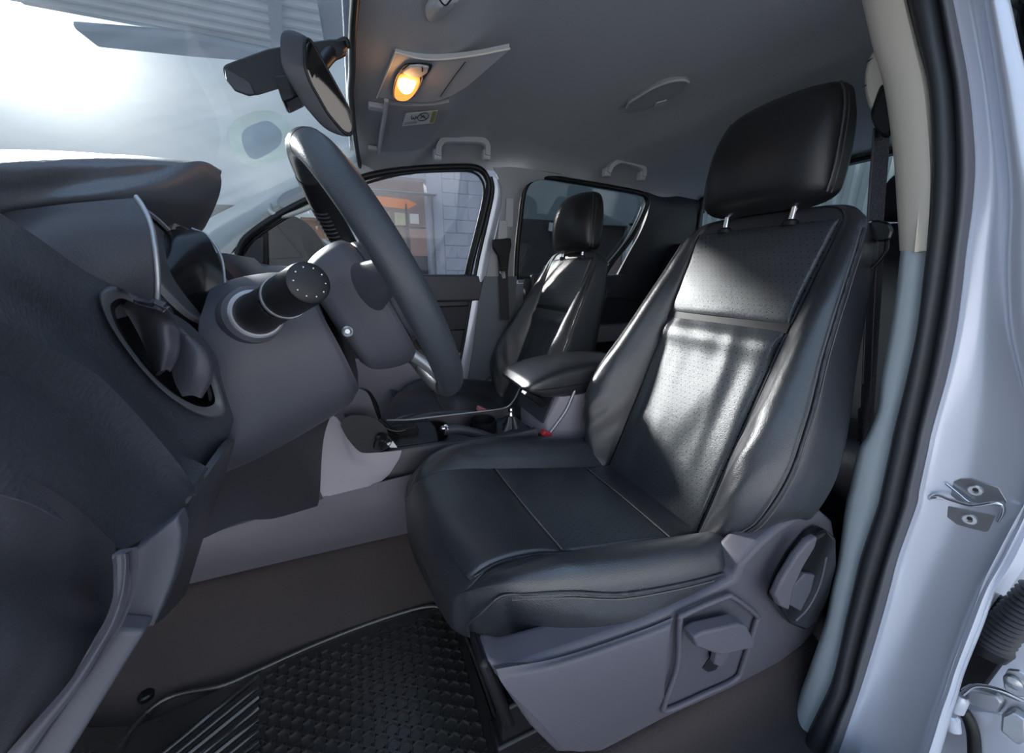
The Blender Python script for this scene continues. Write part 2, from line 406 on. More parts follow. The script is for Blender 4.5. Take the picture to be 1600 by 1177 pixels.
# dash cowl and bonnet beyond
bon = surf('car_bonnet', [[(x, y, z-.03*(y/.8)**2) for y in (-.85, -.4, 0, .4, .85)] for x, z in ((-.80, .76), (-1.1, .74), (-1.6, .70), (-1.95, .62), (-2.0, .45))], 'silver', nu=20, nv=20, thick=.01)
tag(bon, 'silver bonnet in front of the windscreen', 'bonnet', kind='structure')
# ---- far A pillar trim, from the dash up to the header, with its grab recess
def row_pts(lst): return [P(*q[:2], y=q[2]) for q in lst]
A_out = [(296, 358, .70), (345, 332, .685), (400, 305, .67), (450, 280, .655), (500, 255, .64), (545, 228, .62), (575, 215, .60)]
A_mid = [(318, 385, .685), (370, 352, .67), (420, 325, .655), (470, 300, .645), (520, 274, .63), (565, 252, .615), (610, 238, .60)]
A_in = [(352, 412, .69), (372, 382, .68), (425, 342, .67), (480, 312, .66), (530, 288, .65), (580, 270, .64), (640, 258, .635)]
t1 = thing('trim_1', 'pale grey trim of the far windscreen pillar', 'pillar', P(450, 300, y=.67), kind='structure')
surf('pillar_trim', [row_pts(A_out), row_pts(A_mid), row_pts(A_in)], 'pillar', t1, nu=16, nv=40, thick=.012)
# grab handle moulded on that pillar
gp = [P(*q, y=.650) for q in ((420, 318), (424, 332), (442, 337), (470, 329), (500, 315), (520, 303))]
tube('grab_rail', gp, (.008, .011), 'pillar', t1, n=30, flat=1.3)
prism('grab_recess', [P(*q, y=.640) for q in ((432, 316), (442, 302), (470, 290), (505, 278), (520, 285), (500, 302), (470, 314), (445, 325))], (0, .004, 0), 'bpillar', t1, bevel=.002, curve=32)
# ---- far wall: doors, window seals, glass
wall = thing('wall_right', 'far side of the cabin with dark door panels and white door frames', 'wall', (.5, .7, .3), kind='structure')
FO = [(372, 398), (386, 372), (430, 340), (480, 313), (530, 291), (585, 273), (650, 264), (715, 261), (745, 263), (760, 276), (763, 300), (752, 350), (738, 405), (732, 434)]
seal_f = [PW(*q, .012) for q in FO]
tube('front_seal', seal_f, .012, 'black_seal', wall, n=80, flat=1.2)
tube('front_seal_inner', [PW(q[0]-7, q[1]+6, .004) if q[0] > 600 else PW(q[0]+5, q[1]+8, .004) for q in FO], .005, 'black_seal', wall, n=80)
RO = [(806, 436), (808, 390), (813, 340), (819, 298), (831, 281), (848, 276), (900, 284), (960, 294), (1000, 302), (1010, 309), (1010, 322), (998, 350), (982, 378), (958, 408), (940, 436)]
tube('rear_seal', [PW(*q, .012) for q in RO], .012, 'black_seal', wall, n=80, flat=1.2)
tube('rear_chrome_edge', [PW(q[0]-8, q[1]+3, .006) for q in RO[9:14]], .004, 'silver_trim', wall, n=30)
# white painted door frame edges beside the seals
def strip_w(name, a, b, m, off=.004, th=.010, n=30, par=None):
    return surf(name, [[PW(*q, off) for q in a], [PW(*q, off+.004) for q in [((x[0]+y[0])/2, (x[1]+y[1])/2) for x, y in zip(a, b)]], [PW(*q, off) for q in b]], m, par or wall, nu=8, nv=n, thick=-th)
strip_w('door_frame', [(770, 276), (773, 300), (764, 345), (750, 405), (738, 470), (726, 540), (712, 610)], [(783, 282), (786, 310), (777, 350), (765, 405), (755, 470), (742, 540), (730, 620)], 'silver', off=.02)
strip_w('door_frame_edge', [(763, 276), (766, 302), (757, 348), (744, 405), (733, 470), (722, 540), (706, 610)], [(770, 276), (773, 300), (764, 345), (750, 405), (738, 470), (726, 540), (712, 610)], 'seal', off=.012)
# B pillar trim
t2 = thing('trim_2', 'grey far door pillar trim between the front and rear side windows', 'pillar', P(790, 400, y=.66), kind='structure')
surf('pillar_trim', [[PW(*q, .03) for q in ((772, 262), (784, 300), (778, 350), (765, 405), (753, 470), (740, 560), (725, 640))],
                     [PW(*q, .045) for q in ((812, 262), (803, 300), (797, 350), (790, 405), (785, 470), (778, 560), (770, 640))],
                     [PW(*q, .02) for q in ((880, 274), (822, 292), (809, 345), (803, 405), (802, 470), (800, 560), (800, 640))]], 'bpillar', t2, nu=16, nv=40, thick=-.02)
surf('lower_trim', [[PW(*q, .036) for q in ((757, 432), (749, 470), (737, 560), (722, 640))], [PW(*q, .052) for q in ((786, 432), (783, 470), (776, 560), (768, 640))], [PW(*q, .028) for q in ((808, 432), (806, 470), (803, 560), (803, 640))]], 'bpillar_low', t2, nu=10, nv=20, thick=.01)
prism('belt_slider_slot', [PW(*q, .05) for q in ((791, 310), (802, 310), (801, 355), (789, 355))], (0, -.004, 0), 'handle', t2, bevel=.002)
# door panels under the belt line
def slabY(name, poly, y, th, m, par, bevel=.004, **kw):
    return prism(name, [Vector((x, y, z)) for x, z in poly], (0, th, 0), m, par, bevel=bevel, **kw)
slabY('front_door_panel', [(-.55, .05), (.57, .05), (.575, .40), (.585, .775), (-.55, .775)], .705, .03, 'dash_smooth', wall)
slabY('front_door_upper', [(-.5, .665), (.56, .665), (.565, .785), (-.5, .785)], .672, .035, 'dash', wall, bevel=.01)
slabY('front_door_insert', [(-.4, .54), (.50, .53), (.53, .645), (-.4, .645)], .69, .02, 'navy', wall, bevel=.006)
slabY('front_door_pocket_trim', [(-.4, .10), (.54, .10), (.55, .42), (-.4, .44)], .693, .02, 'lilac', wall, bevel=.006)
slabY('rear_door_panel', [(.77, .05), (1.62, .05), (1.62, .775), (.77, .775)], .705, .03, 'dash_smooth', wall)
slabY('rear_door_upper', [(.79, .66), (1.5, .66), (1.5, .785), (.79, .785)], .672, .035, 'dash', wall, bevel=.01)
slabY('rear_door_armrest', [(.85, .43), (1.45, .43), (1.45, .52), (.85, .52)], .63, .08, 'lilac', wall, bevel=.01)
# outer skin of the far doors
surf('door_skin', [[(-.9, .80, .74), (.3, .82, .74), (1.9, .82, .74)], [(-.9, .84, .4), (.3, .86, .4), (1.9, .86, .4)], [(-.9, .80, -.1), (.3, .82, -.1), (1.9, .82, -.1)]], 'silver', wall, nu=10, nv=12, thick=-.01)
surf('sill_plate', [[(-.9, .70, -.02), (1.9, .70, -.02)], [(-.9, .83, -.02), (1.9, .83, -.02)]], 'silver', wall, nu=4, nv=6, thick=.02)
surf('belt_plate', [[(-.9, .70, .765), (1.9, .70, .765)], [(-.9, .82, .755), (1.9, .82, .755)]], 'black', wall, nu=4, nv=6, thick=.01)
# small triangle behind the wing mirror
prism('mirror_patch', [PW(*q, .006) for q in ((362, 432), (374, 398), (388, 376), (418, 350), (421, 432))], (0, .012, 0), 'black', wall, bevel=.004)
prism('mirror_patch_cover', [PW(*q, .012) for q in ((372, 434), (380, 398), (396, 376), (412, 368), (412, 434))], (0, .010, 0), 'dash_smooth', wall, bevel=.006)
w2 = thing('window_2', 'clear front passenger side window pane', 'window', P(600, 350, y=.68), kind='structure')
g = [PW(q[0], q[1], -.012) for q in FO]+[PW(560, 440, -.012), PW(400, 440, -.012), PW(368, 432, -.012)]
prism('glass', g, (0, .004, 0), 'glass', w2, bevel=0)
w3 = thing('window_3', 'dark tinted rear passenger side window pane', 'window', P(880, 350, y=.68), kind='structure')
g = [PW(q[0], q[1], -.012) for q in RO]
prism('glass', g, (0, .004, 0), 'tint', w3, bevel=0)
# near A pillar (outside the frame; it shades the dash)
prism('trim_3', [(-.62, -.70, .80), (-.50, -.70, .80), (.06, -.64, 1.19), (-.02, -.64, 1.22)], (0, -.06, .0), 'silver', None, bevel=.01)
tag(bpy.data.objects['trim_3'], 'silver windscreen pillar on the driver side', 'pillar', kind='structure')
# ---- C pillar, back wall and rear window
t4 = thing('trim_4', 'dark quarter pillar trim behind the rear side window', 'pillar', P(1040, 370, x=1.6), kind='structure')
surf('pillar_trim', [[PW(*q, .01) for q in ((1010, 300), (1016, 312), (1012, 335), (1000, 365), (985, 392), (970, 420), (955, 450))],
                     [P(1040, 308, y=.63), P(1046, 318, y=.62), P(1040, 345, y=.62), P(1030, 375, y=.62), P(1018, 405, y=.63), P(1005, 440, y=.65), P(1000, 470, y=.66)],
                     [(1.76, .63, 1.21), (1.76, .62, 1.16), (1.76, .61, 1.10), (1.76, .61, 1.02), (1.76, .62, .94), (1.76, .63, .84), (1.76, .64, .70)]], 'navy', t4, nu=14, nv=30, thick=-.02)
bw = thing('wall_back', 'dark rear wall of the cabin around the back window', 'wall', (1.76, 0, .6), kind='structure')
def slabX(name, poly, x, th, m, par, bevel=.004, **kw):
    return prism(name, [Vector((x, y, z)) for y, z in poly], (th, 0, 0), m, par, bevel=bevel, **kw)
slabX('upper_panel', [(-.70, 1.19), (.70, 1.175), (.70, 1.30), (-.70, 1.30)], 1.76, .03, 'liner_dark', bw)
slabX('lower_panel', [(-.70, .0), (.70, .0), (.70, .84), (-.70, .84)], 1.76, .03, 'liner_dark', bw)
slabX('side_panel', [(.60, .82), (.72, .82), (.72, 1.22), (.615, 1.22)], 1.76, .03, 'liner_dark', bw)
slabX('side_panel', [(-.72, .82), (-.60, .82), (-.615, 1.22), (-.72, 1.22)], 1.76, .03, 'liner_dark', bw)
tube('window_seal', [(1.757, -.60, .86), (1.757, -.60, 1.15), (1.757, -.56, 1.187), (1.757, 0, 1.19), (1.757, .56, 1.175), (1.757, .60, 1.14), (1.757, .60, .86), (1.757, .56, .84), (1.757, 0, .84), (1.757, -.56, .84)], .008, 'black_seal', bw, n=90, closed=True)
w4 = thing('window_4', 'rear window pane of the cabin, the fence showing through it', 'window', (1.77, 0, .8), kind='structure')
box('glass', (1.775, 0, 1.01), (.004, 1.24, .38), 'rear_glass', w4, bevel=0)
# near rear wall behind the B pillar (rear door closed) keeps the rear dark
nw = thing('wall_left', 'near side of the rear cabin behind the driver seat', 'wall', (1.3, -.7, .6), kind='structure')
slabY('rear_door_panel', [(.92, .0), (1.76, .0), (1.76, .78), (.92, .78)], -.70, -.04, 'dash_smooth', nw)
slabY('rear_door_header', [(.92, 1.17), (1.76, 1.15), (1.76, 1.28), (.92, 1.28)], -.64, -.04, 'liner_dark', nw)
surf('door_skin', [[(.93, -.80, .76), (1.4, -.80, .76), (1.95, -.80, .76)], [(.93, -.84, .4), (1.4, -.85, .4), (1.95, -.84, .4)], [(.93, -.80, -.1), (1.4, -.81, -.1), (1.95, -.80, -.1)]], 'silver', nw, nu=10, nv=12, thick=.01)
surf('belt_plate', [[(.93, -.70, .775), (1.95, -.70, .775)], [(.93, -.805, .76), (1.95, -.805, .76)]], 'black', nw, nu=4, nv=6, thick=.01)
w5 = thing('window_5', 'dark tinted rear window on the near side', 'window', (1.3, -.7, .8), kind='structure')
prism('glass', [(.94, -.71, .78), (1.76, -.71, .78), (1.76, -.65, 1.16), (.94, -.65, 1.18)], (0, -.004, 0), 'tint', w5, bevel=0)

# ================================================================== near door pillar (trim_5)
t5 = thing('trim_5', 'near door pillar with beige and blue grey trim, rubber seal and silver paint', 'pillar', (.80, -.7, 0), kind='structure')
# image rows: y, inner trim edge, trim bend, trim outer edge / seal, seal crease, lip, crease, flange outer
BR = [(-60, 1335, 1390, 1400, 1452, 1475, 1526, 1560),
      (0, 1350, 1404, 1416, 1467, 1490, 1538, 1577),
      (70, 1366, 1420, 1434, 1479, 1504, 1550, 1592),
      (140, 1385, 1435, 1451, 1490, 1516, 1561, 1608),
      (245, 1399, 1446, 1457, 1495, 1525, 1575, 1625),
      (320, 1404, 1447, 1455, 1493, 1521, 1580, 1650),
      (392, 1408, 1444, 1447, 1485, 1511, 1577, 1650),
      (455, 1401, 1436, 1440, 1476, 1504, 1577, 1650),
      (520, 1391, 1428, 1432, 1465, 1495, 1582, 1655),
      (590, 1378, 1413, 1417, 1452, 1480, 1598, 1665),
      (640, 1372, 1401, 1405, 1441, 1466, 1612, 1675),
      (680, 1356, 1391, 1395, 1432, 1455, 1616, 1672),
      (705, 1342, 1386, 1390, 1427, 1450, 1616, 1668),
      (765, 1328, 1373, 1377, 1413, 1437, 1608, 1648),
      (792, 1322, 1367, 1371, 1407, 1432, 1600, 1625),
      (870, 1311, 1341, 1345, 1383, 1404, 1566, 1579),
      (920, 1300, 1328, 1333, 1368, 1391, 1535, 1556),
      (975, 1289, 1316, 1320, 1353, 1376, 1512, 1537),
      (1045, 1265, 1301, 1305, 1335, 1355, 1486, 1509),
      (1080, 1252, 1289, 1293, 1327, 1344, 1475, 1498),
      (1115, 1240, 1271, 1276, 1312, 1332, 1462, 1487),
      (1177, 1218, 1240, 1246, 1288, 1311, 1442, 1469),
      (1260, 1180, 1200, 1206, 1255, 1282, 1410, 1440)]
def xb(py): return .80 - (.06*max(0, (py-800)/377)**1.5)
def colp(i, dx, cut=None):
    return [P(r[i], r[0], x=xb(r[0])+dx) for r in BR if cut is None or cut[0] <= r[0] <= cut[1]]
up = (-60, 392); lo = (392, 1260)
surf('upper_trim', [colp(1, .05, up), colp(1, .008, up), colp(2, -.008, up), colp(3, -.002, up)], 'beige', t5, nu=10, nv=50, thick=.012)
surf('lower_trim', [colp(1, .09, lo), colp(1, .010, lo), [a.lerp(b, .5)+Vector((-.006, 0, 0)) for a, b in zip(colp(1, .006, lo), colp(3, 0, lo))], colp(3, .004, lo)], 'lower', t5, nu=12, nv=90, thick=.012)
surf('door_seal', [colp(3, .004), [a.lerp(b, .3)+Vector((-.016, 0, 0)) for a, b in zip(colp(3, 0), colp(4, 0))], [a.lerp(b, .75)+Vector((-.016, 0, 0)) for a, b in zip(colp(3, 0), colp(4, 0))], colp(4, .003)], 'seal', t5, nu=16, nv=110, thick=.006)
surf('seal_lip', [colp(4, .004), [a.lerp(b, .35)+Vector((-.008, 0, 0)) for a, b in zip(colp(4, 0), colp(5, 0))], [a.lerp(b, .7)+Vector((-.006, 0, 0)) for a, b in zip(colp(4, 0), colp(5, 0))], colp(5, .012)], 'seal_grey', t5, nu=12, nv=110, thick=.006)
tube('lip_groove', [p+Vector((-.006, 0, 0)) for p in [a.lerp(b, .55) for a, b in zip(colp(4, 0), colp(5, 0))]], .0016, 'black_seal', t5, n=120, sides=6)
surf('painted_face', [colp(5, .010), [a.lerp(b, .12) for a, b in zip(colp(5, .018), colp(6, .030))], [a.lerp(b, .5)+Vector((.004, 0, 0)) for a, b in zip(colp(5, .02), colp(6, .03))], [a.lerp(b, .93) for a, b in zip(colp(5, .02), colp(6, .024))], colp(6, .014), [a.lerp(b, .45) for a, b in zip(colp(6, .006), colp(7, .012))], colp(7, .03), colp(7, .09)], 'silver', t5, nu=36, nv=110, thick=.008)

# latch striker bolted to the painted face
def onface(px, py, lift=0.0):
    return P(px, py, x=xb(py)+.030-lift)
st = thing('door_striker', 'zinc latch striker with two bolts on the silver door pillar', 'striker', onface(1512, 790))
prism('upper_plate', [onface(*q, .004) for q in ((1450, 775), (1470, 760), (1500, 748), (1518, 748), (1560, 762), (1574, 784), (1570, 793), (1540, 788), (1515, 788), (1495, 782), (1478, 768))], (.004, 0, 0), 'steel', st, bevel=.0008)
prism('lower_plate', [onface(*q, .004) for q in ((1460, 783), (1480, 790), (1520, 800), (1560, 806), (1568, 812), (1552, 828), (1540, 832), (1495, 820), (1475, 805))], (.004, 0, 0), 'steel', st, bevel=.0008)
tube('striker_loop', [onface(1449, 779, .008), onface(1465, 774, .016), onface(1485, 781, .020), onface(1520, 790, .022), onface(1552, 786, .022), onface(1566, 790, .018), onface(1567, 802, .012), onface(1560, 815, .004)], .0026, 'chrome', st, n=50)
tube('plate_edge', [onface(1478, 756, .010), onface(1498, 772, .012), onface(1515, 785, .013), onface(1540, 789, .013), onface(1568, 785, .012)], .0018, 'chrome', st, n=30)
tube('striker_finger', [onface(1449, 780, .007), onface(1460, 777, .012), onface(1474, 779, .010)], .003, 'chrome', st, n=12)
for q in ((1524, 766), (1515, 811)):
    b = lathe('bolt', onface(*q, .003), (-1, -.25, 0), [(0, .0085), (.003, .0085), (.0045, .007), (.0046, .0035), (.002, .003)], 'steel', st, n=24)
    lathe('bolt_socket', onface(*q, .0085), (-1, -.25, 0), [(-.003, .0032), (0, .0032)], 'black', b, n=6)

sl = surf('trim_6', [[(x, -.80, -.06) for x in (-.9, 0, .5, .80)], [(x, -.83, -.03) for x in (-.9, 0, .5, .80)], [(x, -.87, -.03) for x in (-.9, 0, .5, .80)], [(x, -.90, -.12) for x in (-.9, 0, .5, .80)], [(x, -.90, -.3) for x in (-.9, 0, .5, .80)]], 'silver', nu=16, nv=12, thick=.01)
tag(sl, 'silver door sill below the driver seat opening', 'sill', kind='structure')
# ================================================================== seats
SV = Vector((.363, 0, .932)); SN = Vector((-.932, 0, .363)); SU = Vector((0, 1, 0))
BO = Vector((.602, -.385, .262)); BL = .680
def interp(tab, t):
    for i in range(len(tab)-1):
        a, b = tab[i], tab[i+1]
        if t <= b[0]:
            f = max(0, min(1, (t-a[0])/(b[0]-a[0]))); return a[1]+(b[1]-a[1])*f
    return tab[-1][1]
def sm(tab, t):       # smooth interpolation through a table
    k = 0
    while k < len(tab)-2 and t > tab[k+1][0]: k += 1
    pts = [tab[max(0, k-1)], tab[k], tab[k+1], tab[min(len(tab)-1, k+2)]]
    f = max(0, min(1, (t-pts[1][0])/(pts[2][0]-pts[1][0])))
    a, b, c, d = (p[1] for p in pts)
    return .5*((2*b)+(c-a)*f+(2*a-5*b+4*c-d)*f*f+(3*b-a-3*c+d)*f**3)
HW = [(0, .190), (.06, .235), (.15, .274), (.28, .288), (.42, .276), (.58, .250), (.75, .228), (.88, .212), (.95, .202), (1.0, .185)]
HB = [(0, .035), (.08, .066), (.2, .090), (.35, .088), (.5, .066), (.7, .040), (.85, .018), (1.0, .004)]
BD = [(0, .07), (.1, .10), (.5, .105), (.8, .085), (.95, .06), (1.0, .045)]
INS = [(0, .150), (.5, .148), (.8, .152), (1.0, .158)]
def bpt(v, u, w): return BO+SV*(v*BL)+SU*u+SN*w
def half(v):
    hw, h, D, s = sm(HW, v), sm(HB, v), sm(BD, v), sm(INS, v)
    r = hw-s
    return [(0, -D), (hw*.5, -D), (hw*.86, -D*.96), (hw*.985, -D*.75), (hw, -D*.30), (hw*.995, h*.10), (hw*.975, h*.62), (s+r*.72, h*.97), (s+r*.48, h*.98), (s+r*.26, h*.62), (s+r*.10, h*.22+.002), (s+.001, -.003), (s-.008, -.001), (s*.5, .002), (0, .003)]
def ring(v, sc=1.0, vv=None):
    pts = half(v); full = pts+[(-u, w) for u, w in pts[-2:0:-1]]
    return [bpt(vv if vv is not None else v, u*sc, w*sc if w > 0 else w*sc) for u, w in full]
def wrinkle(p, s=1.0):
    n = noise.noise(Vector((p.x*7, p.y*16, p.z*7)))*.0022+noise.noise(Vector((p.x*22+5, p.y*38, p.z*22)))*.0009
    return n*s
def make_seat():
    t = thing('driver_seat', 'black leather driver seat nearest the open door, with grey plastic side cover', 'seat', (.35, -.385, 0))
    secs = [ring(0, .55, -.035), ring(0, .88, -.02), ring(0)]+[ring(v) for v in (.06, .12, .2, .3, .4, .5, .6, .7, .8, .88, .93, .965)]+[ring(.985, .975), ring(1.0, .90, 1.008), ring(1.0, .72, 1.020), ring(1.0, .35, 1.024)]
    def fn(p):
        d = (p-BO).dot(SN); v = (p-BO).dot(SV)/BL; u = p.y-BO.y
        if d < -.03: return p
        k = max(0, 1-abs(abs(u)-.20)/.07)*max(0, 1-abs(v-.22)/.30)
        return p+SN*(wrinkle(p, 1.2)+k*.0045*noise.noise(Vector((u*60+v*14, v*9, 3)))+k*.002*math.sin(u*150+v*30+3*noise.noise(Vector((u*12, v*6, 1)))))
    bk = loft('backrest', secs, 'leather', t, ns=150, nt=110, smooth=60, fn=fn)
    # perforated inserts, the lower one and the headboard panel with the gap between them
    def wr_low(a, b):
        e = (1-abs(2*a-1)**10)*(1-abs(2*b-1)**10)
        w = .004*e+.002*math.sin(b*9+2.2*math.sin(a*5))*(1-a)*.8
        w += .0032*noise.noise(Vector((a*3, b*9, 1.3)))*e
        w += .003*math.exp(-((b-.28-.1*a)/.035)**2)*a*e - .003*math.exp(-((b-.75-.05*a)/.03)**2)*a*e
        w += .010*math.exp(-((a-.93)/.07)**2)*e
        return w
    def insert(name, v0, v1, fn, n):
        rows = []
        for k in range(n):
            v = v0+(v1-v0)*k/(n-1); s = sm(INS, v)-.004
            rows.append([bpt(v, s*c, .0035+.0035*(1-c*c)) for c in (-1, -.9, -.5, 0, .5, .9, 1)])
        return surf(name, rows, 'perf', t, nu=70, nv=60, thick=.012, fn=fn, uv=True)
    insert('lower_insert', .0, .648, wr_low, 10)
    insert('upper_insert', .672, .975, lambda a, b: .006*(1-abs(2*a-1)**8)*(1-abs(2*b-1)**12)+.0015*noise.noise(Vector((a*4, b*4, 7))), 7)
    surf('insert_gap', [[bpt(v, u, .0042) for u in (-.15, 0, .15)] for v in (.645, .66, .675)], 'black', t, nu=6, nv=12, thick=.004)
    # seams on the bolsters
    for sg in (1, -1):
        def sp(v, off=0.0):
            hw, h, s = sm(HW, v), sm(HB, v), sm(INS, v); r = hw-s
            return bpt(v, sg*(hw*.978+off*.4), h*.66-off)
        sm1 = tube('bolster_seam', [sp(v) for v in [.02+.92*i/24 for i in range(25)]], .0022, 'piping', t, n=100, sides=6)
        tube('stitching', [sp(v, .007) for v in [.02+.92*i/24 for i in range(25)]], .0008, 'thread', sm1, n=100, sides=5)
        tube('stitching', [sp(v, -.006) for v in [.02+.92*i/24 for i in range(25)]], .0008, 'thread', sm1, n=100, sides=5)
        tube('insert_seam', [bpt(v, sg*(sm(INS, v)+.001), .000) for v in [.0+.97*i/24 for i in range(25)]], .0016, 'black_seal', t, n=80, sides=6)
    # ---- headrest
    h0 = Vector((.845, -.377, .930)); hv = Vector((.10, 0, .995)).normalized(); hn = Vector((-.995, 0, .10)).normalized()
    def hring(v, hw, df, db, cu=0.0):
        pts = []
        for k in range(40):
            a = 2*math.pi*k/40; c, s = math.cos(a), math.sin(a)
            u = hw*math.copysign(abs(c)**.42, c); w = (df if s > 0 else db)*math.copysign(abs(s)**.55, s)
            if s > 0: w -= .018*(u/hw)**2
            pts.append(h0+hv*v+SU*u+hn*w)
        return pts
    hs = [hring(-.018, .060, .012, .020), hring(-.012, .110, .030, .035), hring(.004, .136, .048, .048), hring(.03, .140, .058, .052), hring(.08, .139, .066, .052), hring(.13, .133, .064, .050), hring(.170, .122, .052, .045), hring(.192, .110, .036, .036), hring(.202, .085, .020, .022), hring(.205, .05, .008, .010)]
    hd = loft('headrest', hs, 'gloss_leather', t, ns=80, nt=44, smooth=60)
    for sg in (-1, 1):
        pp = []
        for v, hw, df in ((0, .137, .03), (.03, .141, .038), (.08, .140, .045), (.13, .134, .043), (.165, .124, .036), (.19, .110, .026)):
            pp.append(h0+hv*v+SU*sg*(hw*.985)+hn*(df*.45))
        tube('headrest_piping', pp, .0024, 'piping', hd, n=40, sides=6)
        pp2 = [q-hn*.014 for q in pp]
        tube('headrest_piping', pp2, .0018, 'piping', hd, n=40, sides=6)
        lathe('headrest_post', h0+SU*sg*.075-hv*.075, hv, [(0, .0065), (.085, .0065)], 'chrome', t, n=14)
        lathe('post_collar', h0+SU*sg*.075-hv*.052, hv, [(0, .016), (.008, .015), (.012, .011)], 'black', t, n=18)
    # ---- cushion: sections along x
    CX = [(.062, 0), (.60, 1)]
    def ctop(x): return sm([(.05, .322), (.10, .343), (.16, .345), (.3, .318), (.45, .288), (.6, .262), (.68, .25)], x)
    CHW = [(.05, .150), (.09, .205), (.14, .238), (.22, .258), (.35, .268), (.5, .268), (.6, .255), (.66, .22)]
    CH = [(.05, .0), (.10, .014), (.18, .036), (.32, .054), (.5, .058), (.6, .05), (.66, .02)]
    def cw(p):      # the front corner nearest the door is set back and rounded
        p = Vector(p); d = max(0, (-.30-p.y)/.30); f = max(0, min(1, (.36-p.x)/.26))
        p.x += .060*d**1.6*f*f*(3-2*f); return p
    def chalf(x):
        hw, h = sm(CHW, x), sm(CH, x); s = .153; D = .105
        r = hw-s
        return [(0, -D), (hw*.6, -D), (hw*.93, -D*.97), (hw*.995, -D*.72), (hw*1.01, -D*.35), (hw*1.0, h*.05-.012), (hw*.965, h*.62-.003), (s+r*.74, h*.97), (s+r*.48, h*.96), (s+r*.24, h*.55), (s+r*.08, h*.15), (s, -.002), (s-.01, 0), (s*.5, .003), (0, .004)]
    def cring(x, sc=1.0, zs=1.0, xx=None, dz=0):
        pts = chalf(x); full = pts+[(-u, w) for u, w in pts[-2:0:-1]]
        zc = -.055
        return [Vector((xx if xx is not None else x, -.385+u*sc, ctop(x)+zc+(w-zc)*zs+dz)) for u, w in full]
    cs = [cring(.055, .80, .30, .048, -.015), cring(.055, .90, .62, .050, -.012), cring(.055, .98, .86, .058, -.006), cring(.065, 1.02, .96, .070, -.002)]+[cring(x) for x in (.10, .14, .19, .25, .32, .4, .48, .55, .60, .64)]+[cring(.66, .95, .8, .66), cring(.66, .8, .4, .67)]
    cu = loft('cushion', cs, 'leather', t, ns=150, nt=100, smooth=60, fn=lambda p: cw(p+Vector((0, 0, wrinkle(p, 1.0)))))
    def cins(name, x0, x1, f=None, mm='perf'):
        rows = [[cw((x, -.385+.149*c, ctop(x)+.003+.003*(1-c*c))) for c in (-1, -.9, -.5, 0, .5, .9, 1)] for x in [x0+(x1-x0)*k/7 for k in range(8)]]
        return surf(name, rows, mm, t, nu=40, nv=50, thick=-.010, uv=True, fn=lambda a, b: (.004*(1-abs(2*a-1)**8)*(1-abs(2*b-1)**10)+.0018*noise.noise(Vector((a*3, b*6, x0*9)))))
    cins('front_panel', .072, .262, mm='leather'); cins('cushion_insert', .266, .520); cins('rear_panel', .524, .63, mm='leather')
    for x in (.264, .522):
        tube('cross_seam', [cw((x, -.385+.15*c, ctop(x)+.0065+.002*(1-c*c))) for c in (-1, -.6, -.2, .2, .6, 1)], .0013, 'thread', t, n=40, sides=6)
    for sg in (1, -1):
        tube('cushion_seam', [cw((x, -.385+sg*.1525, ctop(x)+.0015)) for x in [.08+.54*i/20 for i in range(21)]], .0016, 'piping', t, n=70, sides=6)
        def ss(x):
            hw, h = sm(CHW, x), sm(CH, x); return cw((x, -.385+sg*(hw*.985+.001), ctop(x)+h*.40-.005))
        s2 = tube('side_seam', [cw((.062, -.385+sg*.165, .240)), cw((.055, -.385+sg*.175, .275)), cw((.064, -.385+sg*.195, .312))]+[ss(x) for x in [.09+.53*i/20 for i in range(21)]], .0022, 'piping', t, n=110, sides=6)
        tube('stitching', [Vector((p[0], p[1]+sg*.0015, p[2]-.008)) for p in [ss(x) for x in [.10+.52*i/20 for i in range(21)]]], .0008, 'thread', s2, n=90, sides=5)
    # front valance and seat frame under the cushion
    box('front_valance', (.135, -.385, .165), (.02, .44, .17), 'black', t, bevel=.008, rot=Rm('Y', -14))
    box('seat_frame', (.39, -.385, .16), (.44, .46, .10), 'black', t, bevel=.01)
    for y in (-.585, -.185):
        box('seat_rail', (.39, y, .045), (.52, .045, .035), 'black', t, bevel=.004)
        box('rail_riser', (.34, y, .09), (.40, .03, .08), 'black', t, bevel=.004)
    # map pocket back shell
    box('back_shell', (.80, -.385, .52), (.02, .40, .52), 'navy', t, bevel=.01, rot=Rm('Y', 21))
    return t
seat = make_seat()
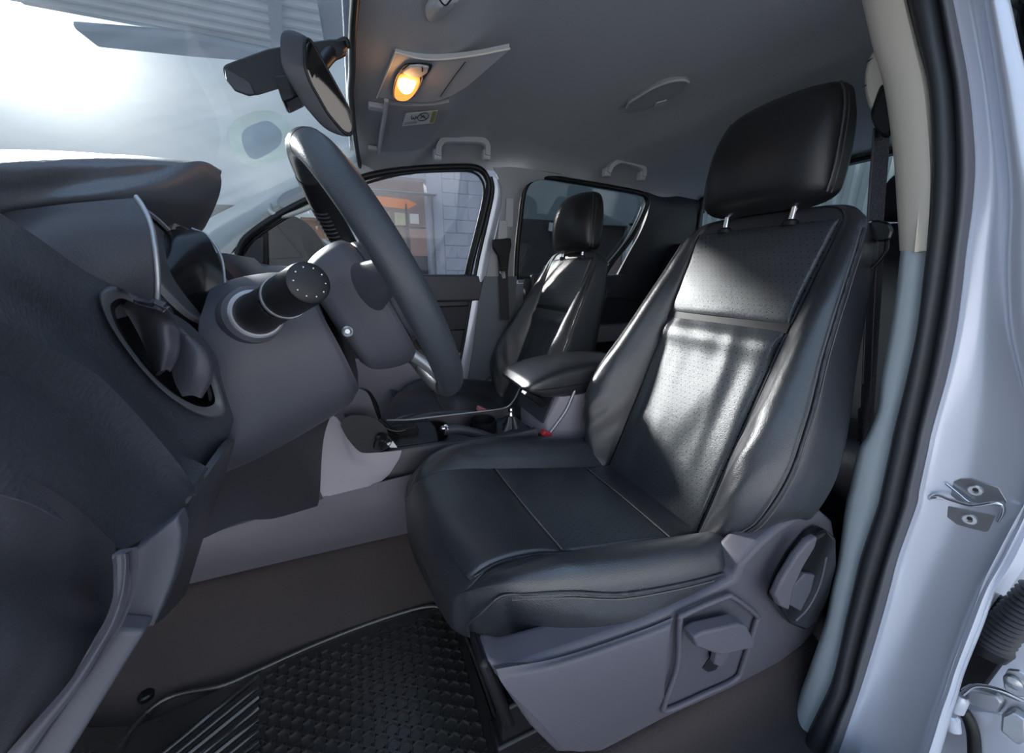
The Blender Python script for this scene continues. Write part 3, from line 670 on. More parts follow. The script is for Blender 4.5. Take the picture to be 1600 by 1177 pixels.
def side_parts(t):
    # plastic cover along the outer side with the levers, measured on the plane y=-.665
    Y = -.665
    def Q(px, py, d=0.0): return P(px, py, y=Y-d)
    cov = prism('side_cover', [Q(*q) for q in ((762, 1038), (800, 1046), (880, 1020), (1000, 978), (1090, 938), (1150, 905), (1160, 880), (1188, 850), (1222, 822), (1252, 802), (1282, 796), (1303, 815), (1310, 860), (1300, 920), (1283, 975), (1255, 1010), (1215, 1040), (1140, 1080), (1040, 1125), (940, 1178), (930, 1180), (870, 1180), (830, 1140), (792, 1085))], (0, .05, 0), 'grey', t, bevel=.010, seg=4)
    # raised lip along its upper edge and the moulded step
    surf('cover_face', [[Q(775, 1046, .004), Q(880, 1026, .004), Q(1000, 986, .004), Q(1052, 965, .004)],
                        [Q(790, 1075, .012), Q(880, 1048, .014), Q(1000, 1008, .014), Q(1046, 990, .014)],
                        [Q(845, 1130, .010), Q(900, 1100, .012), Q(1000, 1065, .012), Q(1040, 1050, .012)],
                        [Q(880, 1172, .002), Q(925, 1172, .002), Q(1000, 1136, .002), Q(1036, 1118, .002)]], 'grey', t, nu=22, nv=24, thick=-.012)
    # lever bay: recessed panel with a raised rim round it
    rim = [(1062, 972), (1070, 960), (1130, 934), (1146, 934), (1182, 962), (1180, 975), (1160, 1040), (1148, 1062), (1100, 1085), (1042, 1110), (1040, 1095), (1058, 1040)]
    tube('bay_rim', [Q(*q, .008) for q in rim], .0045, 'grey', t, n=90, closed=True, sides=8)
    prism('bay_panel', [Q(*q, .001) for q in rim], (0, -.002, 0), 'strip', t, bevel=.0005)
    lv = prism('height_lever', [Q(*q, .012) for q in ((1066, 978), (1080, 970), (1135, 958), (1148, 962), (1161, 986), (1158, 996), (1108, 1006), (1085, 998), (1070, 992))], (0, -.022, 0), 'grey', t, bevel=.004, seg=3)
    prism('lever_arm', [Q(*q, .008) for q in ((1115, 1000), (1135, 998), (1130, 1020), (1118, 1035), (1108, 1030))], (0, -.010, 0), 'grey', lv, bevel=.002)
    prism('lever_slot', [Q(*q, .0035) for q in ((1104, 1002), (1140, 994), (1132, 1020), (1118, 1046), (1106, 1050), (1097, 1044), (1108, 1028))], (0, -.001, 0), 'black', lv, bevel=0)
    # recliner housing and handle
    prism('recliner_housing', [Q(*q, .002) for q in ((1196, 930), (1205, 905), (1230, 860), (1255, 828), (1272, 818), (1286, 830), (1288, 870), (1276, 920), (1258, 958), (1240, 972), (1218, 962))], (0, -.022, 0), 'gloss_black', t, bevel=.006, seg=3)
    rl = prism('recliner_lever', [Q(*q, .024) for q in ((1200, 925), (1212, 898), (1234, 862), (1252, 840), (1266, 832), (1262, 848), (1244, 878), (1228, 912), (1222, 946), (1208, 940))], (0, -.012, 0), 'grey', t, bevel=.004, seg=3)
    prism('lever_grip', [Q(*q, .024) for q in ((1226, 940), (1234, 910), (1250, 892), (1266, 894), (1260, 918), (1244, 950))], (0, -.008, 0), 'strip', rl, bevel=.002)
    tube('housing_rim', [Q(*q, .024) for q in ((1243, 970), (1262, 950), (1280, 915), (1291, 870))], .002, 'grey', t, n=24)
    # stitched rear edge panel of the cushion base
    box('rail_end_cap', P(1180, 1085, y=-.60), (.06, .05, .05), 'black', t, bevel=.01)
side_parts(seat)
# passenger seat: a mirrored copy of the seat and its parts
def copy_tree(o, parent=None):
    c = o.copy(); COL.objects.link(c); c.parent = parent
    for ch in list(o.children): copy_tree(ch, c)
    return c
ps = copy_tree(seat); ps.name = 'passenger_seat'
ps.location = (.338, .385, -.035); ps.scale = (1, -1, 1)
ps['label'] = 'black leather passenger seat beyond the centre console, sunlight on its headrest'
seat['group'] = ps['group'] = 'front seats'
for ch in ps.children:
    if ch.name.startswith(('headrest', 'headrest_post')) and not ch.name.startswith('headrest_post'): ch.location.z -= .012
# ---- buckles beside the seats
def buckle(x, y, z, label, name, m, tilt):
    b = thing(name, label, 'seat belt buckle', (x, y, z))
    R = Rm('Y', tilt)
    c = Vector((x, y, z))
    box('housing', c+R@Vector((0, 0, -.045)), (.034, .026, .09), 'black', b, bevel=.005, rot=R)
    box('release_button', c+R@Vector((0, 0, .004)), (.030, .022, .018), m, b, bevel=.003, rot=R)
    box('stalk', c+R@Vector((0, 0, -.12)), (.02, .01, .08), 'black', b, bevel=.003, rot=R)
bq = P(852, 680, y=-.118)
buckle(bq.x, bq.y, bq.z, 'seat belt buckle with bright red button beside the driver cushion', 'seat_belt_buckle', M['red'], 28)
bq = P(751, 642, y=.12)
buckle(bq.x, bq.y, bq.z, 'seat belt buckle with faded pink button beside the passenger seat', 'seat_belt_buckle', M['pink'], 28)

# ---- rear bench
rs = thing('rear_bench', 'dark rear bench seat in shadow behind the front seats', 'seat', (1.4, 0, .1))
def rb(y0, y1):
    secs = []
    for z, x0, x1 in ((.30, 1.42, 1.56), (.34, 1.40, 1.58), (.5, 1.44, 1.60), (.75, 1.52, 1.66), (.90, 1.57, 1.69), (.94, 1.60, 1.68)):
        c = [(x0+.02, y0), (x0, y0+.03), (x0+.006, (y0+y1)/2), (x0, y1-.03), (x0+.02, y1), (x1, y1), (x1, (y0+y1)/2), (x1, y0)]
        secs.append([Vector((x, y, z)) for x, y in c])
    loft('backrest', secs, 'navy', rs, ns=60, nt=30)
rb(-.62, -.04); rb(-.03, .62)
for y in (-.36,):
    secs = [[Vector((1.63+.01*i*0+dx*math.copysign(abs(math.cos(a))**.6, math.cos(a)), y+w*math.copysign(abs(math.sin(a))**.45, math.sin(a)), z)) for a in [2*math.pi*k/28 for k in range(28)]] for i, (z, dx, w) in enumerate(((.945, .02, .07), (.955, .04, .11), (1.0, .05, .125), (1.06, .05, .12), (1.09, .035, .10), (1.10, .01, .06)))]
    loft('headrest', secs, 'navy', rs, ns=40, nt=16)
secs = [[Vector((x, y, z)) for y, z in ((-.62, .20), (-.62, z1-.03), (-.56, z1), (0, z1+.005), (.56, z1), (.62, z1-.03), (.62, .20), (0, .18))] for x, z1 in ((1.02, .30), (1.03, .36), (1.08, .385), (1.25, .37), (1.42, .34), (1.5, .32))]
loft('cushion', secs, 'navy', rs, ns=60, nt=24)
box('plinth', (1.27, 0, .10), (.45, 1.2, .2), 'black', rs, bevel=.01)
# ================================================================== steering wheel
TAU = math.radians(26); WC = Vector((.040, -.385, .770)); WN = Vector((math.cos(TAU), 0, math.sin(TAU))); WUP = Vector((-math.sin(TAU), 0, math.cos(TAU)))
WS = Vector((math.sin(math.radians(5)), -math.cos(math.radians(5)), 0)); WR = .183
WC.x -= .005; WN = (WN-WS*WN.dot(WS)).normalized(); WUP = (WUP-WS*WUP.dot(WS)-WN*WUP.dot(WN)).normalized()
def wp(a, r=WR, d=0.0):
    a = math.radians(a); return WC+(WUP*math.cos(a)+WS*math.sin(a))*r+WN*d        # a=0 top, 90 towards the door
sw = thing('steering_wheel', 'black leather steering wheel seen edge-on in front of the driver seat', 'steering wheel', WC)
def rimtube(name, a0, a1, r, m, n, fn=None, closed=False, squash=1.18):
    secs = []
    for i in range(n if closed else n+1):
        a = a0+(a1-a0)*i/n; c = wp(a); rad = (c-WC).normalized(); rr = r*(fn(a) if fn else 1)
        secs.append([c+rad*(rr*math.cos(2*math.pi*k/22))+WN*(rr*squash*math.sin(2*math.pi*k/22)) for k in range(22)])
    return loft(name, secs, m, sw, ns=0, closed_path=closed, smooth=60)
rimtube('rim', 0, 360, .0168, 'wheel', 120, closed=True)
for a in (22, 158, 202, 338):                         # joints of the leather sections
    rimtube('rim_joint', a-.5, a+.5, .0171, 'black_seal', 2)
# finger grips ribbed on the forward face of the far half
rimtube('far_grip', 212, 338, .0176, 'grip', 60)
for k in range(22):
    a = 262+k*2.6; c = wp(a); rad = (c-WC).normalized()
    secs = [c+rad*(.0185*math.cos(t))-WN*(.0205*math.sin(t)) for t in [math.pi*(.05+.9*j/8) for j in range(9)]]
    tube('grip_rib', secs, .0016, 'dash_smooth', sw, n=14, sides=5)
# hub: airbag pad, back shell and spokes
def hubsec(d, ry, ru, rd, k=.6):
    pts = []
    for i in range(40):
        a = 2*math.pi*i/40; c, s = math.cos(a), math.sin(a)
        uu = (ru if c > 0 else rd)*math.copysign(abs(c)**k, c); ss = ry*math.copysign(abs(s)**k, s)
        pts.append(WC+WUP*uu+WS*ss+WN*d)
    return pts
loft('back_shell', [hubsec(-.088, .050, .044, .085), hubsec(-.080, .066, .060, .100), hubsec(-.060, .074, .070, .112), hubsec(-.036, .082, .074, .118), hubsec(-.022, .084, .072, .118), hubsec(-.014, .080, .066, .112)], 'column', sw, ns=60, nt=20)
loft('airbag_pad', [hubsec(-.018, .074, .058, .088), hubsec(-.012, .082, .064, .094), hubsec(-.004, .082, .062, .092), hubsec(.004, .070, .050, .080), hubsec(.007, .04, .03, .05)], 'dash_smooth', sw, ns=60, nt=20)
for a in (84, 276):
    sp = []
    for r, w, th, d in ((.070, .034, .016, -.030), (.105, .028, .013, -.022), (.140, .022, .011, -.012), (.172, .020, .010, -.004)):
        c = wp(a, r, d); tang = (WUP*-math.sin(math.radians(a))+WS*math.cos(math.radians(a)))
        sp.append([c+tang*(w*math.cos(2*math.pi*k/16))+WN*(th*math.sin(2*math.pi*k/16)) for k in range(16)])
    loft('spoke', sp, 'column', sw, ns=24, nt=16)
for a in (160, 200):
    sp = []
    for r, w, th, d in ((.080, .024, .012, -.030), (.110, .019, .010, -.022), (.140, .016, .009, -.010), (.172, .016, .009, -.002)):
        c = wp(a, r, d); tang = (WUP*-math.sin(math.radians(a))+WS*math.cos(math.radians(a)))
        sp.append([c+tang*(w*math.cos(2*math.pi*k/16))+WN*(th*math.sin(2*math.pi*k/16)) for k in range(16)])
    loft('lower_spoke', sp, 'silver_trim', sw, ns=24, nt=16)
p = P(543, 518, y=-.4605); lathe('shell_screw', p, (0, -1, 0), [(-.004, .007), (.001, .007), (.002, .005), (.0005, .003)], 'steel', sw, n=20)
# ================================================================== steering column
sc = thing('steering_column', 'dark grey steering column shroud behind the wheel', 'steering column', P(450, 560, y=-.385))
def mirror_sec(pts):
    a = [P(q[0], q[1], y=q[2]) for q in pts]; m = [Vector((v.x, -.77-v.y, v.z)) for v in a]
    return a+m[::-1]
C1 = [(478, 436, -.400), (490, 455, -.438), (500, 485, -.458), (530, 540, -.466), (552, 585, -.455), (560, 606, -.425), (558, 612, -.400)]
C1b = [(462, 430, -.400), (474, 448, -.440), (486, 482, -.462), (512, 545, -.472), (535, 605, -.462), (540, 632, -.430), (538, 638, -.400)]
C2 = [(424, 428, -.400), (425, 448, -.442), (428, 485, -.468), (440, 560, -.482), (452, 645, -.475), (455, 682, -.440), (452, 690, -.405)]
C3 = [(372, 436, -.400), (365, 460, -.448), (362, 500, -.476), (375, 580, -.492), (392, 680, -.486), (396, 712, -.450), (394, 720, -.410)]
C4 = [(330, 450, -.400), (318, 480, -.448), (310, 520, -.480), (322, 600, -.495), (340, 700, -.490), (345, 733, -.455), (343, 742, -.410)]
loft('shroud', [mirror_sec(C1), mirror_sec(C1b), mirror_sec(C2), mirror_sec(C3), mirror_sec(C4)], 'column', sc, ns=80, nt=50)
# light stalk
a0 = P(400, 492, y=-.478); a1 = P(484, 441, y=-.625); ax = (a1-a0).normalized(); L = (a1-a0).length
lathe('stalk_boot', a0-ax*.02, ax, [(0, .034), (.012, .034), (.020, .032), (.023, .028)], 'column', sc, n=40)
lathe('boot_ring', a0-ax*.004, ax, [(0, .0275), (.010, .0275), (.0115, .0255)], 'silver_trim', sc, n=40)
stk = thing('light_stalk', 'stubby black light stalk with white dots on its end knob', 'stalk', a0)
lathe('lever', a0, ax, [(-.02, .0235), (.010, .0235), (.030, .0215), (L*.5, .0190), (L*.52, .0190)], 'black', stk, n=40)
lathe('collar', a0, ax, [(L*.50, .0183), (L*.50+.003, .0183), (L*.50+.012, .0180)], 'black', stk, n=40)
lathe('collar_ring', a0, ax, [(L*.60, .0205), (L*.60+.004, .0205)], 'silver_trim', stk, n=40)
kb = lathe('knob', a0, ax, [(L*.62, .0195), (L*.66, .0198), (L*.95, .0182), (L*.99, .0172), (L, .0150), (L+.0006, .004)], 'black', stk, n=40)
aa = Vector((0, 0, 1)); aa = (aa-ax*aa.dot(ax)).normalized(); bb = ax.cross(aa)
for k in range(10):
    an = 2*math.pi*k/10+.2
    lathe('mark_dot', a0+ax*(L+.0002)+aa*(.0125*math.cos(an))+bb*(.0125*math.sin(an)), ax, [(0, .0006), (.0005, .0006)], 'white_mark', kb, n=6)
for k in range(12):
    an = 2*math.pi*k/12
    box('knurl', a0+ax*(L*.555)+aa*(.0185*math.cos(an))+bb*(.0185*math.sin(an)), (.002, .002, .010), 'gloss_black', kb, bevel=0, rot=ax.to_track_quat('Z', 'Y').to_matrix())
# ================================================================== dashboard
da = thing('dashboard', 'dark grey textured dashboard with an oval air vent at its door end', 'dashboard', (-.3, -.3, .7))
def R3(lst): return [P(q[0], q[1], y=q[2]) for q in lst]
# upper pad running across the car under the windscreen
surf('top_pad', [[(x+.10*(y/.7)**2, y, z) for y in (-.40, -.3, -.2, 0, .3, .66)] for x, z in ((-.80, .785), (-.62, .80), (-.42, .815), (-.30, .81), (-.24, .79), (-.235, .74))], 'dash', da, nu=30, nv=40, thick=.02)
# binnacle hood over the instruments: its lip sweeps from the door end to a rounded tip
hood_top = [(-80, 246, -.56), (0, 249, -.50), (90, 247, -.43), (180, 246, -.36), (260, 250, -.28), (306, 252, -.23), (332, 262, -.205)]
hood_lip = [(-80, 300, -.58), (0, 305, -.53), (90, 292, -.46), (180, 280, -.40), (250, 268, -.33), (312, 258, -.26), (345, 276, -.225)]
hood_und = [(-80, 325, -.58), (0, 335, -.53), (90, 322, -.47), (180, 312, -.42), (250, 312, -.36), (312, 312, -.28), (344, 300, -.235)]
hood_in = [(-80, 340, -.50), (0, 350, -.46), (90, 350, -.40), (180, 350, -.36), (250, 372, -.30), (300, 358, -.25), (334, 328, -.215)]
hood_bk = [(-80, 360, -.40), (0, 370, -.38), (90, 372, -.33), (180, 380, -.30), (245, 410, -.26), (288, 392, -.21), (320, 356, -.18)]
back0 = [Vector((v.x-.22, v.y+.05, v.z-.02)) for v in R3(hood_top)]
surf('binnacle_hood', [back0, [v.lerp(w, .5)+Vector((0, 0, .012)) for v, w in zip(back0, R3(hood_top))], R3(hood_top), R3(hood_lip), R3(hood_und), R3(hood_in), R3(hood_bk)], 'hood', da, nu=60, nv=50, thick=.006)
# instrument pods: two round cowls with bright rims facing the driver
def pod(name, cx, cy, cz, r, length, m):
    ax = Vector((.95, -.0, .30)).normalized(); c = Vector((cx, cy, cz))
    o = lathe(name, c, ax, [(-length, r*.98), (-.004, r*1.0), (0, r*1.0), (0, r*.93), (-.05, r*.80), (-.052, .002)], m, da, n=64)
    lathe('pod_rim', c, ax, [(-.003, r*1.012), (.003, r*1.012), (.003, r*.95), (-.003, r*.95)], 'silver_trim', o, n=64)
    lathe('dial_face', c-ax*.048, ax, [(0, r*.78), (.001, r*.78)], 'gloss_black', o, n=48)
    return o
pod('gauge_pod', -.195, -.415, .788, .068, .05, 'gloss_black')
pod('gauge_pod', -.205, -.285, .785, .068, .12, 'gloss_black')
surf('cluster_shroud', [R3([(-90, 330, -.56), (0, 331, -.53), (110, 318, -.50), (213, 309, -.475)]),
                        R3([(-90, 370, -.58), (0, 365, -.56), (120, 345, -.53), (232, 345, -.500)]),
                        R3([(-90, 410, -.60), (20, 395, -.575), (140, 400, -.545), (243, 390, -.515)]),
                        R3([(-60, 450, -.60), (60, 440, -.575), (160, 445, -.55), (246, 440, -.520)]),
                        R3([(-60, 490, -.60), (80, 490, -.57), (170, 500, -.55), (244, 480, -.520)])], 'dash_smooth', da, nu=30, nv=30, thick=-.006)
tube('cluster_rim', R3([(213, 309, -.478), (224, 325, -.488), (236, 352, -.502), (243, 390, -.517), (247, 440, -.522), (245, 480, -.522)]), .0035, 'silver_trim', da, n=40, flat=.6)
tube('cluster_rim', R3([(300, 358, -.36), (325, 370, -.37), (345, 400, -.385), (351, 440, -.395), (348, 470, -.40)]), .0022, 'silver_trim', da, n=30, flat=.6)
surf('second_cowl', [R3([(240, 372, -.37), (262, 360, -.37), (290, 358, -.365), (300, 358, -.362)]), R3([(240, 395, -.40), (270, 380, -.395), (300, 375, -.385), (325, 370, -.372)]),
                     R3([(245, 440, -.44), (280, 430, -.42), (315, 420, -.40), (350, 430, -.392)]), R3([(248, 500, -.45), (290, 500, -.43), (320, 490, -.41), (348, 475, -.402)]), R3([(250, 560, -.45), (300, 560, -.43), (330, 550, -.42), (350, 540, -.41)])], 'gloss_black', da, nu=24, nv=24, thick=-.004)
# door end of the dash: upper edge, vent shoulder, crest
E0 = [(-110, 270, -.70), (-40, 310, -.68), (0, 333, -.665), (60, 372, -.635), (120, 415, -.600), (165, 440, -.570), (230, 470, -.535), (300, 510, -.505), (345, 570, -.490), (366, 640, -.490), (362, 668, -.495)]
E1 = [(-110, 330, -.74), (-40, 372, -.715), (0, 398, -.700), (60, 432, -.672), (110, 470, -.640), (150, 500, -.615), (205, 560, -.585), (255, 620, -.560), (305, 655, -.535), (345, 680, -.515), (352, 700, -.508)]
E2 = [(-110, 392, -0.751), (-40, 432, -0.728), (0, 455, -0.711), (60, 490, -0.681), (110, 525, -0.654), (155, 560, -0.631), (200, 610, -0.608), (245, 655, -0.586), (285, 695, -0.566), (318, 722, -0.544), (330, 735, -0.531)]
E3 = [(-110, 440, -.765), (-40, 478, -.745), (0, 502, -.730), (60, 535, -.705), (110, 562, -.683), (160, 594, -.662), (205, 640, -.642), (245, 685, -.624), (280, 728, -.608), (302, 760, -.594), (306, 775, -.588)]
vent_c = (252, 562)
# lower dash bolster with leather grain, falling to its corner over the kick panel
L0 = [(-110, 438, -.768), (-40, 476, -.748), (0, 500, -.733), (60, 533, -.708), (110, 560, -.686), (160, 592, -.665), (205, 638, -.645), (245, 683, -.627), (280, 726, -.611), (303, 760, -.597)]
L1 = [(-110, 540, -0.761), (-40, 560, -0.741), (0, 572, -0.728), (55, 600, -0.704), (105, 632, -0.684), (150, 668, -0.664), (195, 708, -0.644), (235, 745, -0.624), (272, 775, -0.604), (300, 785, -0.582)]
L2 = [(-110, 620, -.785), (-40, 626, -.768), (0, 645, -.757), (50, 675, -.738), (95, 710, -.718), (132, 748, -.700), (165, 785, -.682), (200, 812, -.664), (240, 818, -.645), (285, 800, -.616)]
L3 = [(-110, 760, -.775), (-40, 765, -.762), (10, 775, -.752), (55, 790, -.738), (95, 812, -.724), (130, 830, -.708), (160, 845, -.695), (182, 856, -.686), (198, 856, -.678), (215, 848, -.664)]
surf('knee_bolster', [R3(L0), R3(L1), R3(L2), R3(L3)], 'dash', da, nu=44, nv=80, thick=-.02)
# body below, a tall dark panel with a grey edge band towards the door opening
B0 = [(-110, 700, -.770), (-40, 705, -.762), (20, 735, -.750), (70, 760, -.735), (115, 790, -.720), (150, 822, -.705), (180, 850, -.694)]
B1 = [(-140, 850, -0.76), (-60, 850, -0.752), (10, 860, -0.74), (60, 880, -0.728), (110, 900, -0.712), (150, 925, -0.696), (184, 925, -0.684)]
B2 = [(-160, 1000, -.780), (-90, 1000, -.775), (-20, 1005, -.765), (35, 1010, -.755), (85, 1015, -.740), (130, 1015, -.725), (168, 1005, -.715)]
B3 = [(-200, 1240, -.790), (-150, 1240, -.785), (-110, 1240, -.775), (-80, 1230, -.765), (-55, 1215, -.755), (-15, 1200, -.745), (30, 1185, -.735)]
surf('lower_panel', [R3(B0), R3(B1), R3(B2), R3(B3)], 'dash_smooth', da, nu=36, nv=36, thick=-.02)
surf('edge_band', [[P(a, b, y=-.742) for a, b in ((188, 866), (190, 885), (187, 925), (171, 970), (152, 1003), (103, 1072), (43, 1140), (-27, 1220))],
                   [P(a, b, y=-.745) for a, b in ((195, 866), (196, 885), (191, 928), (177, 970), (160, 1003), (114, 1075), (58, 1145), (-4, 1225))],
                   [P(a, b, y=-.742) for a, b in ((201, 866), (202, 885), (199, 930), (186, 970), (169, 1000), (126, 1072), (74, 1140), (16, 1225))]], 'strip', da, nu=10, nv=60, thick=.006)
prism('gap_shadow', [P(a, b, y=-.715) for a, b in ((196, 866), (212, 866), (206, 930), (180, 985), (110, 1085), (0, 1240), (-20, 1240), (150, 1000), (190, 930))], (0, .01, 0), 'black', da, bevel=.001)  # black backing stands in for the shadow between band and kick pieces
# oval air vent
vn = thing('air_vent', 'oval air vent with two turned blades at the door end of the dashboard', 'air vent', P(252, 560, y=-.58))
from mathutils.bvhtree import BVHTree
es = surf('end_shoulder', [R3(E0), R3(E1), R3(E2), R3(E3)], 'dash', da, nu=90, nv=200, thick=.014)
bv = BVHTree.FromPolygons([v.co+base(es) for v in es.data.vertices], [tuple(p.vertices) for p in es.data.polygons])
def vp(px, py, d=0.0):       # a point on the shoulder's surface, d towards the opening
    dr = (FW*CF + RT*(px-800) - UP*(py-588.5)).normalized(); h = bv.ray_cast(CC, dr)
    q = h[0] if h[0] is not None else P(px, py, y=-.617+.105*(px-155)/195)
    return CC+(q-CC)*(1-d/(q-CC).length)
OUT = [(157, 470), (162, 456), (178, 450), (200, 458), (228, 474), (262, 496), (300, 530), (330, 575), (346, 615), (352, 640), (344, 650), (325, 652), (295, 640), (262, 618), (228, 585), (196, 545), (170, 505)]
def shrink(lst, k, c=(254, 552)): return [(c[0]+(x-c[0])*k, c[1]+(y-c[1])*k) for x, y in lst]
OUTd = [((p.x), (p.y)) for p in cr([(x, y, 0) for x, y in OUT], 60, True)]
ringo = [vp(*q, .015) for q in shrink(OUTd, .98)]; ringi = [vp(*q, .010) for q in shrink(OUTd, .84)]; ringd = [vp(*q, -.035) for q in shrink(OUTd, .76)]
ringb = [vp(*q, -.002) for q in shrink(OUTd, 1.03)]
def inside(px, py, poly):
    r = False
    for i in range(len(poly)):
        (x1, y1), (x2, y2) = poly[i-1], poly[i]
        if (y1 > py) != (y2 > py) and px < (x2-x1)*(py-y1)/(y2-y1)+x1: r = not r
    return r
hole = shrink(OUTd, .90)
bm = bmesh.new(); bm.from_mesh(es.data); kill = []
for f in bm.faces:
    v = f.calc_center_median()+base(es)-CC; dd = v.dot(FW)
    if dd > .01 and inside(800+CF*v.dot(RT)/dd, 588.5-CF*v.dot(UP)/dd, hole): kill.append(f)
bmesh.ops.delete(bm, geom=kill, context='FACES'); bm.to_mesh(es.data); bm.free()
def open_loft(name, loops, m, par, n=90, nt=16):
    R = [cr(l, n, True) for l in loops]; cols = [cr([r[j] for r in R], nt) for j in range(n)]
    vs = [cols[j][i] for i in range(nt) for j in range(n)]; fs = [(i*n+j, i*n+(j+1) % n, (i+1)*n+(j+1) % n, (i+1)*n+j) for i in range(nt-1) for j in range(n)]
    return link(name, mesh(name, vs, fs, 50), m, par)
open_loft('surround', [ringb, ringo, ringi], 'vent_ring', vn, nt=9)
open_loft('inner_lip', [ringi, [a.lerp(b, .35) for a, b in zip(ringi, ringd)], ringd], 'black', vn, nt=9)
prism('vent_well', [vp(*q, -.046) for q in shrink(OUTd, .84)], (0, .004, 0), 'black', vn, bevel=0)
# two cupped blades
surf('vent_blade', [[vp(190, 478, -.03), vp(204, 500, -.03), vp(220, 530, -.028), vp(232, 560, -.022), vp(240, 588, -.015)],
                    [vp(205, 468, .010), vp(228, 480, .024), vp(246, 510, .034), vp(252, 545, .032), vp(250, 580, .018)],
                    [vp(228, 472, .024), vp(256, 482, .042), vp(274, 510, .050), vp(276, 545, .044), vp(262, 578, .024)],
                    [vp(240, 474, .022), vp(266, 486, .038), vp(281, 514, .046), vp(280, 552, .040), vp(266, 582, .022)]], 'column', vn, nu=24, nv=30, thick=.004)
surf('vent_blade', [[vp(262, 540, -.015), vp(266, 565, -.012), vp(272, 595, -.008), vp(285, 620, .0)],
                    [vp(285, 525, .012), vp(298, 550, .022), vp(302, 585, .022), vp(300, 618, .010)],
                    [vp(300, 528, .020), vp(320, 550, .034), vp(326, 585, .034), vp(312, 622, .016)],
                    [vp(306, 530, .018), vp(328, 555, .030), vp(333, 590, .030), vp(316, 622, .014)]], 'column', vn, nu=24, nv=26, thick=.004)
# kick panels
kp = thing('kick_panel', 'grey plastic kick panel in two pieces below the dashboard corner', 'kick panel', P(200, 950, y=-.70))
prism('upper_piece', [P(a, b, y=-.722) for a, b in ((206, 862), (240, 838), (276, 808), (282, 832), (281, 862), (270, 905), (252, 950), (240, 978), (228, 983), (166, 977), (186, 935), (203, 895))], (0, .014, 0), 'strip', kp, bevel=.003, seg=3)
prism('lower_piece', [P(a, b, y=-.735) for a, b in ((168, 985), (226, 989), (200, 1030), (105, 1185), (60, 1260), (-10, 1260), (68, 1140), (128, 1055))], (0, .014, 0), 'strip', kp, bevel=.003, seg=3)
surf('inner_return', [R3([(305, 770, -.585), (278, 812, -.60), (284, 850, -.60), (270, 905, -.60), (240, 978, -.60)]), R3([(362, 690, -.53), (345, 740, -.52), (320, 800, -.52), (300, 860, -.52), (262, 960, -.52)]), R3([(366, 700, -.45), (352, 745, -.42), (332, 800, -.42), (315, 850, -.42), (290, 930, -.42)])], 'dash_smooth', da, nu=16, nv=24, thick=-.006)
# lower dash between the column and the console
surf('under_column', [R3([(355, 700, -.40), (420, 670, -.34), (480, 640, -.24), (520, 640, -.15)]), R3([(345, 740, -.36), (400, 715, -.30), (470, 690, -.22), (505, 690, -.15)]), R3([(330, 790, -.32), (390, 760, -.28), (450, 750, -.22), (500, 775, -.15)]), R3([(300, 850, -.30), (380, 815, -.26), (430, 810, -.22), (500, 790, -.15)])], 'dash_smooth', da, nu=20, nv=24, thick=.006)
surf('column_base_cover', [[(-.22, y, .72) for y in (-.58, -.5, -.3, -.1, .1)], [(-.22, y, .68) for y in (-.58, -.5, -.3, -.1, .1)], [(-.24, y, .60) for y in (-.56, -.5, -.3, -.1, .1)], [(-.30, y, .48) for y in (-.55, -.5, -.3, -.1, .1)]], 'dash_smooth', da, nu=16, nv=24, thick=-.01)
surf('lower_backing', [[(-.62, y, .78) for y in (-.66, 0, .66)], [(-.62, y, .30) for y in (-.66, 0, .66)]], 'black', da, nu=4, nv=6, thick=-.01)
# centre stack and passenger side of the dash
loft('centre_stack', [[Vector((x, y, z)) for y, x, z in ((-.135, -.42, z0), (-.135, x0, z0), (-.11, x0+.02, z0), (.11, x0+.02, z0), (.135, x0, z0), (.135, -.42, z0))] for z0, x0 in ((.46, -.20), (.55, -.19), (.66, -.185), (.76, -.20), (.82, -.24))], 'dash_smooth', da, ns=0, nt=14)
surf('passenger_side', [[(-.30, y, .82) for y in (.12, .3, .5, .66)], [(-.255, y, .80) for y in (.12, .3, .5, .66)], [(-.24, y, .72) for y in (.12, .3, .5, .66)], [(-.22, y, .62) for y in (.12, .3, .5, .66)], [(-.25, y, .50) for y in (.12, .3, .5, .66)], [(-.36, y, .42) for y in (.12, .3, .5, .66)]], 'dash', da, nu=30, nv=20, thick=-.012)
ds = thing('display_hood', 'flat grey display hood on the middle of the dashboard, behind the wheel', 'display hood', P(550, 410, y=-.12))
surf('top_plate', [[P(499, 399, y=-.10), P(540, 400, y=-.12), P(580, 398, y=-.14), P(612, 398, y=-.16)], [P(512, 407, y=-.13), P(545, 410, y=-.15), P(585, 408, y=-.17), P(615, 407, y=-.18)], [P(522, 414, y=-.15), P(560, 416, y=-.17), P(592, 422, y=-.19), P(620, 430, y=-.20)]], 'handle', ds, nu=10, nv=16, thick=.004)
tube('dark_edge', R3([(500, 402, -.10), (512, 412, -.14), (530, 418, -.16), (562, 419, -.18), (592, 426, -.20), (620, 440, -.21)]), .003, 'black', ds, n=30)
prism('orange_warning_label', R3([(572, 420, -.19), (592, 427, -.20), (600, 440, -.205), (586, 434, -.20)]), (0, .002, 0), M['lamp'] if False else mat('orange_label', (.6, .12, .04), .5), ds, bevel=0)
surf('hood_body', [R3([(478, 412, -.13), (520, 420, -.15), (560, 424, -.17), (600, 440, -.19)]), R3([(470, 430, -.13), (520, 450, -.15), (570, 460, -.17), (600, 470, -.19)])], 'dash_smooth', ds, nu=8, nv=12, thick=-.01)
